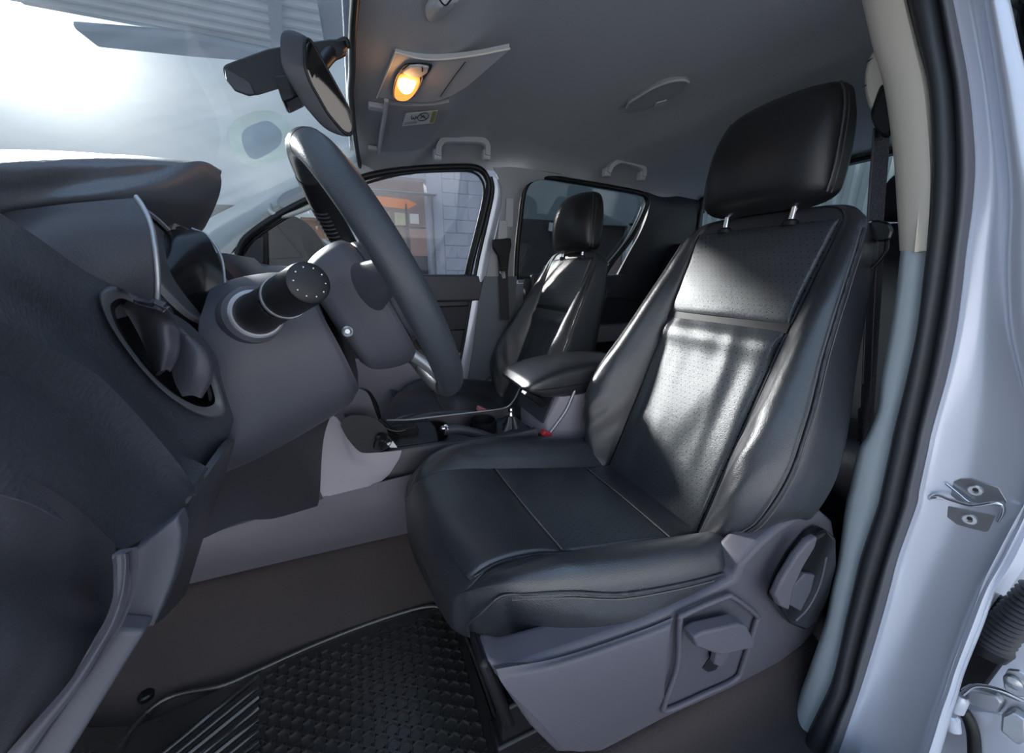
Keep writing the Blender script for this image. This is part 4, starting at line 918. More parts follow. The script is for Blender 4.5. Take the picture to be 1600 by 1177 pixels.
# grille vent on the far dash corner
vg = thing('grille_vent', 'slatted demister vent on the far corner of the dashboard', 'air vent', P(375, 415, y=.46))
prism('frame', R3([(349, 398, .50), (372, 404, .49), (398, 430, .44), (405, 440, .42), (380, 438, .42), (352, 420, .46)]), (-.005, .01, -.004), 'dash', vg, bevel=.002)
for k in range(4):
    f = k/3
    tube('slat', [P(356+f*22, 405+f*16, y=.46-f*.02), P(372+f*20, 409+f*18, y=.455-f*.02)], .0035, 'black', vg, n=2, sides=6)
# ================================================================== centre console
cc = thing('centre_console', 'centre console with pale side panel, dark tray and silver edge line between the seats', 'console', (.2, 0, .2))
surf('side_panel', [R3([(455, 636, -.145), (500, 640, -.135), (524, 652, -.122), (545, 688, -.118), (572, 707, -.116), (628, 704, -.116)]),
                    R3([(466, 680, -.150), (505, 682, -.145), (535, 700, -.135), (555, 715, -.128), (585, 722, -.122), (624, 716, -.118)]),
                    R3([(485, 735, -.150), (520, 738, -.148), (548, 742, -.142), (575, 742, -.136), (600, 738, -.128), (617, 728, -.122)]),
                    R3([(503, 778, -.150), (528, 772, -.150), (552, 766, -.146), (576, 760, -.140), (595, 752, -.132), (608, 742, -.126)])], 'lilac', cc, nu=20, nv=30, thick=.006)
surf('tunnel_side', [R3([(265, 838, -.15), (410, 800, -.15), (503, 777, -.151), (600, 752, -.135), (700, 728, -.13)]),
                     R3([(255, 860, -.165), (400, 833, -.162), (520, 806, -.158), (640, 779, -.148), (720, 760, -.14)]),
                     R3([(260, 888, -.168), (420, 862, -.166), (530, 838, -.162), (640, 812, -.152), (720, 795, -.144)]),
                     R3([(240, 926, -.160), (400, 888, -.160), (530, 858, -.156), (640, 833, -.148), (740, 812, -.144)])], 'grey', cc, nu=24, nv=30, thick=.006)
surf('front_side', [R3([(340, 742, -.16), (400, 712, -.155), (468, 676, -.152)]), R3([(320, 790, -.158), (400, 768, -.155), (486, 735, -.152)]), R3([(300, 842, -.158), (400, 812, -.155), (505, 780, -.152)])], 'dash_smooth', cc, nu=10, nv=14, thick=.006)
# body: tray with raised edges
def csec(x, zt, w=.115, wall=.02, dip=.035):
    return [Vector((x, y, z)) for y, z in ((-w, .14), (-w, zt-.01), (-w+.006, zt), (-w+wall, zt), (-w+wall+.01, zt-dip), (0, zt-dip), (w-wall-.01, zt-dip), (w-wall, zt), (w-.006, zt), (w, zt-.01), (w, .14))]
loft('body', [csec(x, z, w, .02, dp) for x, z, w, dp in ((-.16, .40, .105, .01), (-.10, .375, .108, .02), (-.02, .362, .110, .03), (.1, .358, .110, .035), (.25, .352, .110, .035), (.36, .348, .110, .03), (.44, .352, .110, .02))], 'dash_smooth', cc, ns=0, nt=24)
tube('silver_edge', R3([(523, 652, -.108), (536, 665, -.108), (552, 672, -.11), (590, 668, -.112)]), .0035, 'lilac', cc, n=30, flat=1.6)
tube('silver_edge', R3([(604, 657, .07), (640, 656, .065), (700, 649, .065), (760, 642, .065), (790, 637, .065), (803, 625, .06), (813, 605, .05), (822, 590, .04)]), .0028, 'silver_trim', cc, n=60)
tube('silver_edge', R3([(850, 688, -.10), (868, 665, -.10), (885, 640, -.10), (898, 610, -.10)]), .005, 'silver_trim', cc, n=30)
# storage box with side panel and armrest lid
loft('storage_box', [[Vector((x, y, z)) for x, z in ((x0, .15), (x0, .36), (x0+.045, .435), (.78, .435), (.78, .15))] for y, x0 in ((-.095, .485), (-.088, .475), (0, .472), (.088, .475), (.095, .485))], 'lilac', cc, ns=0)
surf('box_front', [[Vector((.464, y, .36)) for y in (-.09, 0, .09)], [Vector((.50, y, .44)) for y in (-.09, 0, .09)]], 'dash', cc, nu=8, nv=8, thick=-.006)
def asec(x, z0, z1, w):
    pts = []
    for k in range(36):
        a = 2*math.pi*k/36; c, s = math.cos(a), math.sin(a)
        pts.append(Vector((x, w*math.copysign(abs(c)**.5, c), (z0+z1)/2+(z1-z0)/2*math.copysign(abs(s)**.5, s))))
    return pts
arm = loft('armrest', [asec(.405, .468, .476, .08), asec(.412, .462, .484, .098), asec(.43, .452, .498, .110), asec(.48, .432, .516, .111), asec(.55, .428, .528, .106), asec(.65, .430, .532, .104), asec(.76, .435, .525, .10), asec(.79, .45, .51, .09)], 'leather', cc, ns=60, nt=40)
tube('armrest_seam', [Vector((x, -w-.0008, z)) for x, w, z in ((.41, .082, .472), (.43, .108, .472), (.48, .110, .470), (.55, .105, .470), (.65, .103, .472), (.75, .099, .475))], .0016, 'black_seal', arm, n=40, sides=6)
prism('armrest_latch', R3([(824, 612, -.095), (846, 622, -.095), (855, 634, -.095), (848, 638, -.095), (832, 626, -.095), (820, 618, -.095)]), (0, .03, 0), 'gloss_black', arm, bevel=.002)
# shifter gate on the console front, small details
prism('gate_plate', [Vector((x, y, .366+(.02-x)*.05)) for x, y in ((-.10, -.085), (.16, -.085), (.17, .0), (.16, .085), (-.10, .085))], (0, 0, -.02), 'black', cc, bevel=.003)
prism('gate_frame', R3([(598, 676, -.03), (650, 667, -.03), (655, 672, -.03), (652, 680, -.03), (612, 686, -.03), (600, 682, -.03)]), (0, .03, 0), 'gloss_black', cc, bevel=.002)
for q in ((665, 650, .03), (745, 646, .02)):
    c = P(q[0], q[1]+8, y=q[2])
    lathe('cup_holder', (c.x+.02, c.y, .352), (0, 0, 1), [(-.045, .034), (-.044, .036), (0, .038), (.002, .042), (0, .042), (-.046, .042)], 'black', cc, n=40)
# dark knob block at the front of the console (power socket housing)
loft('socket_block', [[P(px, py, y=y) for px, py in ((533, 668), (545, 650), (580, 652), (602, 668), (608, 690), (600, 704), (570, 708), (548, 700))] for y in (-.118, -.06)], 'black', cc, ns=50)
loft('tray_front', [[P(px, py, y=y) for px, py in ((535, 620), (545, 608), (572, 612), (585, 640), (590, 662), (560, 662), (542, 655), (535, 642))] for y in (-.075, -.07, .05)], 'column', cc, ns=50)
lathe('socket_plug', P(594, 690, y=-.125), (.3, -.5, .8), [(-.02, .012), (0, .013), (.016, .012), (.018, .008)], 'gloss_black', cc, n=24)
# gear lever in front, hand brake and transfer lever with a leather boot
gl = thing('gear_lever', 'black automatic gear lever leaning over the front of the console', 'gear lever', P(600, 680, y=-.04))
tube('lever', R3([(622, 678, -.04), (606, 668, -.045), (588, 652, -.05), (574, 634, -.05)]), (.006, .009), 'black', gl, n=20)
loft('knob', [[c+Vector((r*1.2*math.cos(a), r*math.sin(a), 0)) for a in [2*math.pi*k/20 for k in range(20)]] for c, r in ((P(588, 654, y=-.05), .010), (P(580, 642, y=-.05), .017), (P(572, 628, y=-.05), .020), (P(566, 614, y=-.05), .016), (P(564, 607, y=-.05), .006))], 'gloss_black', gl, nt=20)
tube('lever_guard', R3([(586, 655, -.07), (600, 668, -.07), (618, 674, -.07), (634, 672, -.07)]), .004, 'gloss_black', gl, n=20)
cable = tube('charging_cable', R3([(597, 688, -.128), (606, 682, -.13), (611, 692, -.13), (600, 702, -.13), (590, 702, -.12), (585, 694, -.12)]), .0022, 'black', None, n=40)
tag(cable, 'short black charging cable looped below the power socket', 'cable')
pl = prism('cable_plug', R3([(604, 694, -.132), (614, 690, -.132), (621, 700, -.132), (610, 700, -.132)]), (0, .006, 0), 'white_mark', None, bevel=.001)
tag(pl, 'small white plug end of the charging cable on the console', 'plug')
hb = thing('hand_brake', 'grey hand brake lever with a bright push button tip', 'hand brake', P(730, 680, y=-.06))
tube('lever', R3([(694, 673, -.06), (720, 672, -.06), (760, 682, -.06), (810, 700, -.06)]), .0135, 'dash', hb, n=30, flat=.8, sides=16)
lathe('push_button', P(690, 670, y=-.06), (1, 0, -.1), [(-.004, .004), (0, .0075), (.012, .0075), (.016, .010)], 'chrome', hb, n=20)
box('button_catch', P(696, 667, y=-.055), (.010, .006, .014), 'chrome', hb, bevel=.002)
tl = thing('transfer_lever', 'short lever with chrome collar rising from a creased black leather boot', 'gear lever', P(805, 680, y=-.02))
lathe('collar', P(798, 647, y=-.0), (0, 0, 1), [(-.010, .010), (0, .010), (.003, .008), (.012, .008), (.014, .010), (.020, .008)], 'chrome', tl, n=24)
tube('lever', [P(798, 650, y=0), P(800, 665, y=-.0)], .007, 'black', tl, n=4)
bt = []
for r, z in ((.012, 0), (.018, -.018), (.030, -.038), (.046, -.052), (.058, -.056)):
    c = P(799, 650, y=0)
    bt.append([c+Vector((r*(1+.22*(math.sin(a*4)+.3*math.sin(a*7)))*math.cos(a), r*(1+.22*math.sin(a*4))*math.sin(a), z)) for a in [2*math.pi*k/48 for k in range(48)]])
loft('boot', bt, 'leather', tl, ns=96, nt=24, smooth=70)
tube('boot_seam', [bt[0][6], bt[1][6], bt[2][6], bt[3][6], bt[4][6]], .0012, 'piping', tl, n=14)
tube('boot_seam', [bt[0][40], bt[1][40], bt[2][40], bt[3][40], bt[4][40]], .0012, 'piping', tl, n=14)
tube('boot_ring', [P(799, 650, y=0)+Vector((.066*math.cos(a), .062*math.sin(a), -.055)) for a in [2*math.pi*k/24 for k in range(24)]], .005, 'black', tl, n=60, closed=True)
# ================================================================== rubber floor mat
fm = thing('floor_mat', 'black rubber floor mat with raised bars and honeycomb cells', 'mat', (-.15, -.45, .012))
mz = .014
edge = [(-.44, -.68), (-.44, -.305), (-.30, -.285), (-.15, -.262), (0, -.255), (.10, -.27), (.14, -.34), (.15, -.60), (.10, -.68), (-.2, -.69)]
prism('sheet', [Vector((x, y, mz)) for x, y in edge], (0, 0, -.008), 'rubber', fm, bevel=.002)
tube('rim', [Vector((x, y, mz+.002+max(0, (-.44-x))*.9)) for x, y in edge], .005, 'rubber', fm, n=120, closed=True)
prism('toe_flap', [(-.44, -.67, mz), (-.44, -.305, mz), (-.56, -.33, .125), (-.56, -.66, .125)], (.003, 0, -.006), 'rubber', fm, bevel=.002)
for k in range(11):
    e = P(404, 1056+17*k, z=mz+.003); f_ = P(404-125, 1056+17*k+102, z=mz+.003)
    tube('bar', [e, e.lerp(f_, .5), f_+(f_-e)*(.6 if k < 7 else .2)], .0045, 'rubber', fm, n=6, sides=6)
hexv, hexf = [], []
def hexring(cx, cy, r):
    b = len(hexv)
    for rr, z in ((r, mz), (r*.93, mz+.005), (r*.84, mz+.005), (r*.77, mz)):
        for k in range(6):
            a = math.pi/3*k+.3; hexv.append((cx+rr*math.cos(a), cy+rr*math.sin(a), z))
    for q in range(3):
        for k in range(6): hexf.append((b+q*6+k, b+q*6+(k+1) % 6, b+(q+1)*6+(k+1) % 6, b+(q+1)*6+k))
s = .0135
hc0 = 0
for i in range(27):
    for j in range(30):
        x = -.235+i*s*1.5*math.cos(.3)-j*s*.9*math.sin(.3)*0; y = -.66+j*s*1.732+(i % 2)*s*.866
        if -.235 <= x <= .12 and -.66 < y < -.29: hexring(x, y, s); hc0 += 1
me = mesh('honeycomb', hexv, hexf, 30); hcb = link('honeycomb', me, 'rubber', fm); hcb['kind'] = 'stuff'
lathe('mat_fixing', P(228, 1085, z=.02), (0, 0, 1), [(-.008, .012), (.0, .012), (.003, .009), (.0035, .004)], 'gloss_black', fm, n=24)
# ================================================================== rear-view mirror and sensor housing
rm = thing('rear_view_mirror', 'tilted rear-view mirror with dark grey shell beside the windscreen header', 'mirror', P(495, 140, y=-.06))
fo = [(478, 57, -.225), (484, 62, -.223), (548, 178, -.195), (549, 186, -.195), (549, 211, -.195), (541, 212, -.197), (534, 207, -.20), (510, 178, -.21), (482, 128, -.225), (474, 105, -.23), (473, 66, -.23)]
face = lin(R3(fo), 72); mc = sum(face, Vector())/len(face)
bkv = Vector((-.034, -.002, .004))
def scl(pts, k, off): return [mc+(p-mc)*k+off for p in pts]
loft('shell', [scl(face, 1.02, Vector((0, 0, 0))), scl(face, 1.05, bkv*.12), scl(face, 1.05, bkv*.55), scl(face, .96, bkv*.9), scl(face, .7, bkv*1.08), scl(face, .2, bkv*1.12)], 'dash_smooth', rm, ns=0, nt=26, smooth=50)
prism('mirror_glass', scl(face, .93, Vector((.0035, -.001, 0))), (-.003, 0, 0), 'mirror', rm, bevel=.0006)
tube('glass_rim', scl(face, .99, Vector((.002, 0, 0))), .0022, 'black', rm, n=0, closed=True, sides=8)
tube('stem', R3([(500, 105, -.20), (515, 85, -.17), (530, 76, -.15)]), (.010, .013), 'black', rm, n=12)
sh = thing('sensor_housing', 'black sensor housing on the windscreen behind the rear-view mirror', 'sensor housing', P(430, 110, y=.0))
def hs_(y, sc=1.0):
    q = [(347, 103), (362, 97), (420, 76), (470, 68), (525, 60), (545, 66), (540, 82), (500, 108), (470, 128), (400, 150), (388, 149), (368, 142), (352, 125)]
    cx, cy = 450, 105
    return lin([P(cx+(a-cx)*sc, cy+(b-cy)*sc, y=y) for a, b in q], 90)
loft('housing', [hs_(-.175, .95), hs_(-.17, 1.0), hs_(-.125, 1.0), hs_(-.115, .95)], 'black', sh, ns=0, smooth=45)
prism('end_cover', R3([(350, 106, -.179), (390, 128, -.179), (399, 147, -.179), (388, 149, -.179), (366, 141, -.179), (353, 124, -.179)]), (0, .006, 0), 'dash_smooth', sh, bevel=.002)
prism('camera_pod', R3([(428, 118, -.185), (446, 116, -.185), (470, 130, -.185), (470, 148, -.185), (445, 160, -.185), (440, 156, -.185)]), (0, .05, 0), 'gloss_black', sh, bevel=.004)
tube('bracket_edge', R3([(505, 78, -.17), (530, 65, -.17), (541, 62, -.17), (545, 74, -.17)]), .004, 'black', sh, n=16)
# ring-shaped reflection in the screen, modelled as a thin pale film
def scrp(px, py, off=.0):
    d = FW*CF+RT*(px-800)-UP*(py-588.5); lo_, hi_ = .3, 2.5
    for _ in range(40):
        m_ = (lo_+hi_)/2; q = CC+d.normalized()*m_
        y = max(-.7, min(.7, q.y)); a_, b_ = scr(y, 0), scr(y, 1)
        t_ = max(0, min(1, (q.x-a_.x)/(b_.x-a_.x)))
        if q.z < scr(y, t_).z-.004-off and t_ < 1: lo_ = m_
        else: hi_ = m_
    return CC+d.normalized()*lo_
stt = thing('windscreen_reflection', 'faint pale ring-shaped reflection modelled as film on the far side of the windscreen', 'reflection', scrp(408, 218))
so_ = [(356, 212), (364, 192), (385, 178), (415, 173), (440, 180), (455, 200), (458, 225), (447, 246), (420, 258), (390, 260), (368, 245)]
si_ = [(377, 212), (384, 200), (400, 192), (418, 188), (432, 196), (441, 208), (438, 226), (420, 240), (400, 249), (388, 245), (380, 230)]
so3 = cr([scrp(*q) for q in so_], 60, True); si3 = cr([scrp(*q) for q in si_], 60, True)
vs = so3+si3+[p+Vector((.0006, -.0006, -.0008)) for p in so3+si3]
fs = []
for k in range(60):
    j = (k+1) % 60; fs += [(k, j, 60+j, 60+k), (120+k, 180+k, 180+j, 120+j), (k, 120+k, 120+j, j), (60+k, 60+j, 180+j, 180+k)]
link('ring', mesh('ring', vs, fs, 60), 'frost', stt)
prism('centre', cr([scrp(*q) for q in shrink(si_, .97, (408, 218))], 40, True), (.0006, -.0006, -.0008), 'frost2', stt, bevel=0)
# ================================================================== things on the headliner
oc = thing('overhead_console', 'grey overhead console panel with a lit orange map lamp', 'overhead console', P(660, 120, z=1.195))
def C(px, py, z=1.192): return P(px, py, z=z)
surf('panel', [[C(618, 84), C(660, 93), (C(700, 93)), C(745, 88), C(796, 78)], [C(604, 118), C(645, 124), C(690, 124), C(728, 118), C(765, 105)], [C(592, 152), C(630, 158), C(668, 160), C(700, 152), C(730, 135)]], 'handle', oc, nu=16, nv=26, thick=-.010)
tube('panel_edge', [C(589, 153, 1.190), C(603, 118, 1.190), C(618, 82, 1.190)], .0016, 'beige', oc, n=14, sides=6)
tube('panel_edge', [C(618, 82, 1.190), C(660, 92, 1.190), C(700, 92, 1.190), C(745, 86, 1.190), C(797, 76, 1.190)], .0016, 'beige', oc, n=30, sides=6)
tube('panel_joint', [C(727, 97, 1.190), C(708, 122, 1.190), C(688, 151, 1.190)], .0009, 'black', oc, n=10, sides=6)
prism('lamp_bezel', [C(*q, 1.188) for q in ((612, 146), (617, 120), (628, 104), (640, 98), (672, 99), (674, 106), (662, 124), (648, 148), (636, 156), (622, 155))], (0, 0, -.002), 'black', oc, bevel=.001, curve=40)
prism('lamp_switch', [C(*q, 1.186) for q in ((628, 110), (640, 100), (656, 99), (670, 102), (668, 110), (656, 118), (640, 116))], (0, 0, -.005), 'handle', oc, bevel=.002)
prism('switch_slot', [C(*q, 1.1805) for q in ((659, 104), (661, 104), (661, 112), (659, 112))], (0, 0, -.0005), 'black', oc, bevel=0)
lm = prism('lamp_lens', [C(*q, 1.187) for q in ((616, 145), (620, 124), (628, 114), (650, 118), (656, 124), (648, 142), (636, 153), (622, 153))], (0, 0, -.006), 'lamp', oc, bevel=.002, curve=32)
prism('lamp_bulb', [C(*q, 1.1805) for q in ((622, 134), (625, 122), (648, 126), (649, 132), (642, 144), (630, 145))], (0, 0, -.002), 'lamp_hot', oc, bevel=.0008, curve=20)
tube('lens_edge', [C(*q, 1.183) for q in ((614, 146), (618, 124), (628, 112), (652, 117), (660, 122), (650, 144), (636, 156), (620, 155))], .0012, 'silver_trim', oc, n=50, closed=True, sides=6)
ol = bpy.data.lights.new('map_lamp_light', 'POINT'); ol.energy = .05; ol.color = (1, .5, .18); ol.shadow_soft_size = .02
oo = bpy.data.objects.new('map_lamp_light', ol); COL.objects.link(oo); oo.location = C(636, 134, 1.165)
# sun visor with its label
sv = thing('sun_visor', 'grey sun visor folded up above the passenger window, warning label on it', 'sun visor', P(640, 200, y=.33))
def V(px, py, z=1.192): return P(px, py, z=z)
surf('flap', [[V(601, 163), V(640, 166), V(680, 164), V(702, 160)], [V(597, 190), V(640, 192), V(670, 190), V(697, 182)], [V(592, 215), V(630, 218), V(665, 215), V(686, 200)], [V(590, 237), V(620, 237), V(655, 234), V(672, 222)]], 'visor', sv, nu=20, nv=24, thick=-.014)
tube('pivot_rod', [V(604, 156, 1.190), V(602, 175, 1.188), V(597, 205, 1.188), V(592, 238, 1.190)], .0055, 'handle', sv, n=20, sides=10)
box('pivot_mount', V(590, 167, 1.195), (.045, .028, .012), 'handle', sv, bevel=.003)
box('rod_clip', V(582, 232, 1.195), (.03, .025, .012), 'handle', sv, bevel=.003)
lab = prism('warning_label', [V(628, 197, 1.1875), V(634, 177, 1.1875), V(684, 172, 1.1875), V(678, 192, 1.1875)], (0, 0, -.0006), 'white', sv, bevel=0)
def LQ(u, v): # on the label
    a, b, c, d = V(628, 197, 1.1855), V(634, 177, 1.1855), V(684, 172, 1.1855), V(678, 192, 1.1855)
    return a.lerp(d, u).lerp(b.lerp(c, u), v)
tube('no_child_seat_ring', [LQ(.60+.17*math.cos(t), .58+.30*math.sin(t)) for t in [2*math.pi*k/16 for k in range(16)]], .0009, 'ink', lab, n=32, closed=True, sides=5)
tube('ring_bar', [LQ(.48, .78), LQ(.72, .38)], .0009, 'ink', lab, n=2, sides=5)
tube('child_mark', [LQ(.53, .50), LQ(.60, .68), LQ(.66, .50)], .0010, 'ink', lab, n=8, sides=5)
tube('seated_figure_mark', [LQ(.22, .75), LQ(.25, .5), LQ(.33, .55), LQ(.36, .38)], .0010, 'ink', lab, n=12, sides=5)
tube('bag_mark', [LQ(.34, .70), LQ(.39, .62), LQ(.37, .50)], .0010, 'ink', lab, n=8, sides=5)
prism('yellow_band', [LQ(.86, .05), LQ(.98, .05), LQ(.98, .95), LQ(.86, .95)], (0, 0, -.0004), 'yellow', lab, bevel=0)
for k in range(3): tube('print_line', [LQ(.06, .12+.07*k), LQ(.45, .12+.07*k)], .0003, 'ink', lab, n=2, sides=4)
# driver's visor pivot at the top of the picture
vh = thing('visor_clip', 'pale grey visor clip on the headliner at the top edge of the picture', 'clip', P(686, 5, z=1.19))
loft('mount', [[P(686+r*dx, 12+r*dy, z=z) for dx, dy in ((-1.1, .2), (-.9, .9), (-.4, 1.1), (.6, .5), (1.2, -.2), (.8, -1.0), (-.2, -1.1), (-.9, -.5))] for r, z in ((20, 1.203), (19, 1.196), (13, 1.188), (9, 1.184), (5, 1.182))], 'handle', vh, ns=40, nt=14)
tube('arm', [P(684, 10, z=1.185), P(690, 4, z=1.180), P(700, 0, z=1.185), P(712, -4, z=1.195)], .006, 'handle', vh, n=16)
tube('spring_wire', [P(684, -6, z=1.180), P(690, 4, z=1.176), P(697, 8, z=1.176), P(706, -2, z=1.180)], .0012, 'black', vh, n=20, sides=6)
# grab handles
def grab(label, q, y, r):
    g = thing('grab_handle', label, 'grab handle', P(q[2][0], q[2][1], y=y), group='roof grab handles')
    pts = [P(a, b, y=y) for a, b in q]
    tube('bar', pts, r, 'handle', g, n=60, sides=4, flat=.9, upv=(0, 1, 0), smooth=60)
    for e, f in ((pts[0], pts[1]), (pts[-1], pts[-2])):
        box('mount', e.lerp(f, .12)+Vector((0, .014, 0)), (.030, .030, .034), 'handle', g, bevel=.004)
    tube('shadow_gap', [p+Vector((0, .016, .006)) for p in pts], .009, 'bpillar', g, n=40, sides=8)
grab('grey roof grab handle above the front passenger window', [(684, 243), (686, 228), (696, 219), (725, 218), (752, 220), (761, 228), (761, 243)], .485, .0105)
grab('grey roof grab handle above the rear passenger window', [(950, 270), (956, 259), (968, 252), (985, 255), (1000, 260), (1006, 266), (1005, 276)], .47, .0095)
# rear ceiling lamp
rl_ = thing('ceiling_lamp', 'long narrow interior lamp on the rear of the headliner', 'ceiling lamp', P(1028, 150, z=1.280))
lp = [(980, 163), (990, 155), (1020, 137), (1045, 127), (1070, 125), (1076, 132), (1060, 148), (1030, 162), (1000, 174), (983, 174)]
prism('base', [P(*q, z=1.280) for q in lp], (0, 0, .010), 'bpillar', rl_, bevel=.003, curve=50)
tube('rim', [P(*q, z=1.277) for q in ((979, 168), (984, 160), (1000, 150), (1020, 138), (1045, 128), (1068, 125), (1076, 129))], .0035, 'handle', rl_, n=40)
prism('switch', [P(*q, z=1.277) for q in ((1022, 165), (1026, 159), (1042, 155), (1036, 163))], (0, 0, -.004), 'handle', rl_, bevel=.001)
# ================================================================== seat belts
sb = thing('seat_belt', 'black driver seat belt hanging beside the near door pillar', 'seat belt', P(1370, 300, x=.86))
BX = .875
loft('height_cover', [[P(1366+(a-1366)*k, 125+(b-125)*k, x=BX+dx) for a, b in ((1378, 78), (1364, 82), (1355, 100), (1351, 125), (1353, 150), (1361, 172), (1372, 160), (1385, 130), (1386, 95))] for k, dx in ((.75, -.020), (.95, -.014), (1.0, 0), (1.0, .03))], 'beige', sb, ns=50, nt=12)
for q in (((1354, 97), (1362, 92), (1374, 88)), ((1351, 134), (1362, 131), (1372, 128))):
    tube('cover_joint', [P(a, b, x=BX-.018) for a, b in q], .0009, 'black', sb, n=10, sides=5)
loft('belt_guide', [[P(1374+(a-1374)*k, 180+(b-180)*k, x=BX-.02+dx) for a, b in ((1376, 135), (1366, 160), (1361, 180), (1368, 200), (1380, 214), (1392, 210), (1392, 180), (1386, 140))] for k, dx in ((.8, -.014), (1, -.006), (1, .01), (.9, .02))], 'black', sb, ns=50, nt=12)
def webbing(name, pts, w, m, par, tk=.0016):
    L = [P(a, b, x=x) for a, b, x in pts]; R = [P(a+ww, b, x=x+dx) for (a, b, x), (ww, dx) in zip(pts, w)]
    return surf(name, [L, [l.lerp(r, .5) for l, r in zip(L, R)], R], m, par, nu=8, nv=50, thick=tk)
webbing('webbing', [(1366, 200, .865), (1364, 240, .863), (1360, 290, .862), (1357, 345, .862)], [(24, .02), (25, .02), (25, .02), (24, .02)], 'web', sb)
webbing('webbing', [(1356, 360, .862), (1354, 420, .866), (1352, 500, .872), (1348, 580, .878), (1346, 640, .885), (1344, 700, .89), (1336, 760, .90)], [(26, .02), (26, .02), (23, .02), (22, .02), (20, .02), (18, .02), (16, .02)], 'web', sb)
tube('webbing_edge', [P(a, b, x=.856) for a, b in ((1366, 200), (1363, 240), (1359, 290), (1356, 345), (1354, 420), (1352, 500), (1348, 600))], .0016, 'piping', sb, n=50)
tube('webbing_edge', [P(a, b, x=.860) for a, b in ((1371, 375), (1368, 440), (1364, 520), (1361, 600), (1358, 660))], .0012, 'piping', sb, n=40)
loft('belt_stop', [[P(1368+(a-1368)*k, 362+(b-362)*k, x=.858+dx) for a, b in ((1344, 362), (1346, 348), (1368, 344), (1388, 348), (1395, 360), (1390, 375), (1375, 378), (1360, 375), (1348, 382))] for k, dx in ((.8, -.016), (1, -.008), (1, .008), (.9, .016))], 'gloss_black', sb, ns=50, nt=12)
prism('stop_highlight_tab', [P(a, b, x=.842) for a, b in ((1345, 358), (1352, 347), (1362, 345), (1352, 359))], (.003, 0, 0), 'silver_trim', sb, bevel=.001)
prism('latch_tongue', [P(a, b, x=.846) for a, b in ((1334, 420), (1341, 402), (1348, 386), (1352, 390), (1346, 408), (1342, 424))], (.003, 0, 0), 'chrome', sb, bevel=.001)
lathe('tongue_pin', P(1347, 415, x=.843), (-1, 0, 0), [(0, .005), (.004, .004)], 'chrome', sb, n=12)
tube('tongue_frame', [P(a, b, x=.852) for a, b in ((1352, 372), (1342, 395), (1336, 425), (1350, 428), (1372, 410), (1385, 390), (1386, 372))], .003, 'black', sb, n=40)
prism('lower_pocket', [P(a, b, x=.90) for a, b in ((1340, 640), (1344, 636), (1348, 650), (1344, 690), (1339, 690))], (.01, 0, 0), 'piping', sb, bevel=.001)
sb2 = thing('seat_belt', 'black passenger seat belt with chrome tongue on the far door pillar', 'seat belt', PW(787, 420, .06))
prism('height_guide', [PW(a, b, .055) for a, b in ((779, 345), (791, 345), (792, 372), (777, 376))], (0, -.012, 0), 'handle', sb2, bevel=.003)
prism('belt_guide', [PW(a, b, .06) for a, b in ((768, 375), (796, 373), (797, 384), (794, 398), (791, 428), (780, 428), (776, 400), (768, 388))], (0, -.022, 0), 'black', sb2, bevel=.005)
surf('webbing', [[PW(779, 378, .07), PW(778, 400, .075), PW(780, 440, .08), PW(783, 500, .09)], [PW(793, 378, .07), PW(793, 400, .075), PW(794, 440, .08), PW(796, 500, .09)]], 'web', sb2, nu=4, nv=20, thick=.003)
prism('latch_tongue', [PW(a, b, .085) for a, b in ((780, 424), (789, 424), (790, 435), (785, 436))], (0, -.003, 0), 'chrome', sb2, bevel=.001)
# ================================================================== rear door opening at the lower right: hinge, wiring boot, inner panel
hg = thing('hinge_assembly', 'zinc rear door hinge with bolts and arm behind the silver pillar', 'hinge', P(1560, 1040, x=.93))
def HX(px, py, x=.93): return P(px, py, x=x)
prism('fixed_plate', [HX(*q) for q in ((1500, 1078), (1512, 1072), (1560, 1082), (1600, 1100), (1640, 1125), (1640, 1150), (1600, 1128), (1550, 1108), (1508, 1094))], (.012, 0, 0), 'steel', hg, bevel=.002)
prism('hinge_block', [HX(*q, .915) for q in ((1514, 1076), (1556, 1088), (1566, 1100), (1560, 1116), (1516, 1102), (1510, 1090))], (.016, 0, 0), 'silver_trim', hg, bevel=.003)
prism('hinge_arm', [HX(*q, .91) for q in ((1564, 1118), (1580, 1112), (1604, 1128), (1602, 1160), (1590, 1166), (1562, 1142))], (.02, 0, 0), 'steel', hg, bevel=.003)
tube('hinge_rod', [HX(*q, .915) for q in ((1505, 1085), (1525, 1072), (1560, 1078), (1600, 1096), (1650, 1120))], .003, 'chrome', hg, n=30)
lathe('hinge_knuckle', HX(1497, 1098, .92), (0, 0, 1), [(-.020, .008), (-.016, .011), (.012, .011), (.018, .007)], 'silver', hg, n=20)
lathe('hinge_knuckle', HX(1486, 1128, .92), (0, .3, 1), [(-.016, .008), (-.012, .012), (.010, .012), (.014, .008)], 'silver', hg, n=20)
bp = thing('hinge_bracket', 'zinc bracket with a round bolt above the rear door hinge', 'bracket', P(1580, 1065, x=.94))
prism('plate', [HX(*q, .935) for q in ((1566, 1060), (1574, 1046), (1592, 1048), (1610, 1062), (1660, 1090), (1660, 1110), (1610, 1092), (1580, 1088), (1568, 1076))], (.006, 0, 0), 'steel', bp, bevel=.002)
lathe('bolt', HX(1583, 1066, .932), (-1, -.2, 0), [(-.002, .010), (.004, .010), (.006, .007), (.007, .001)], 'steel', bp, n=24)
bo = thing('wiring_boot', 'black ribbed rubber wiring boot behind the silver door pillar', 'wiring boot', P(1570, 970, x=.95))
pr = []
a0b, a1b = HX(1548, 1008, .95), HX(1625, 915, .95)
axb = (a1b-a0b).normalized(); Lb = (a1b-a0b).length
for k in range(15):
    pr += [(Lb*k/15, .024-.0004*k), (Lb*(k+.45)/15, .0195-.0004*k)]
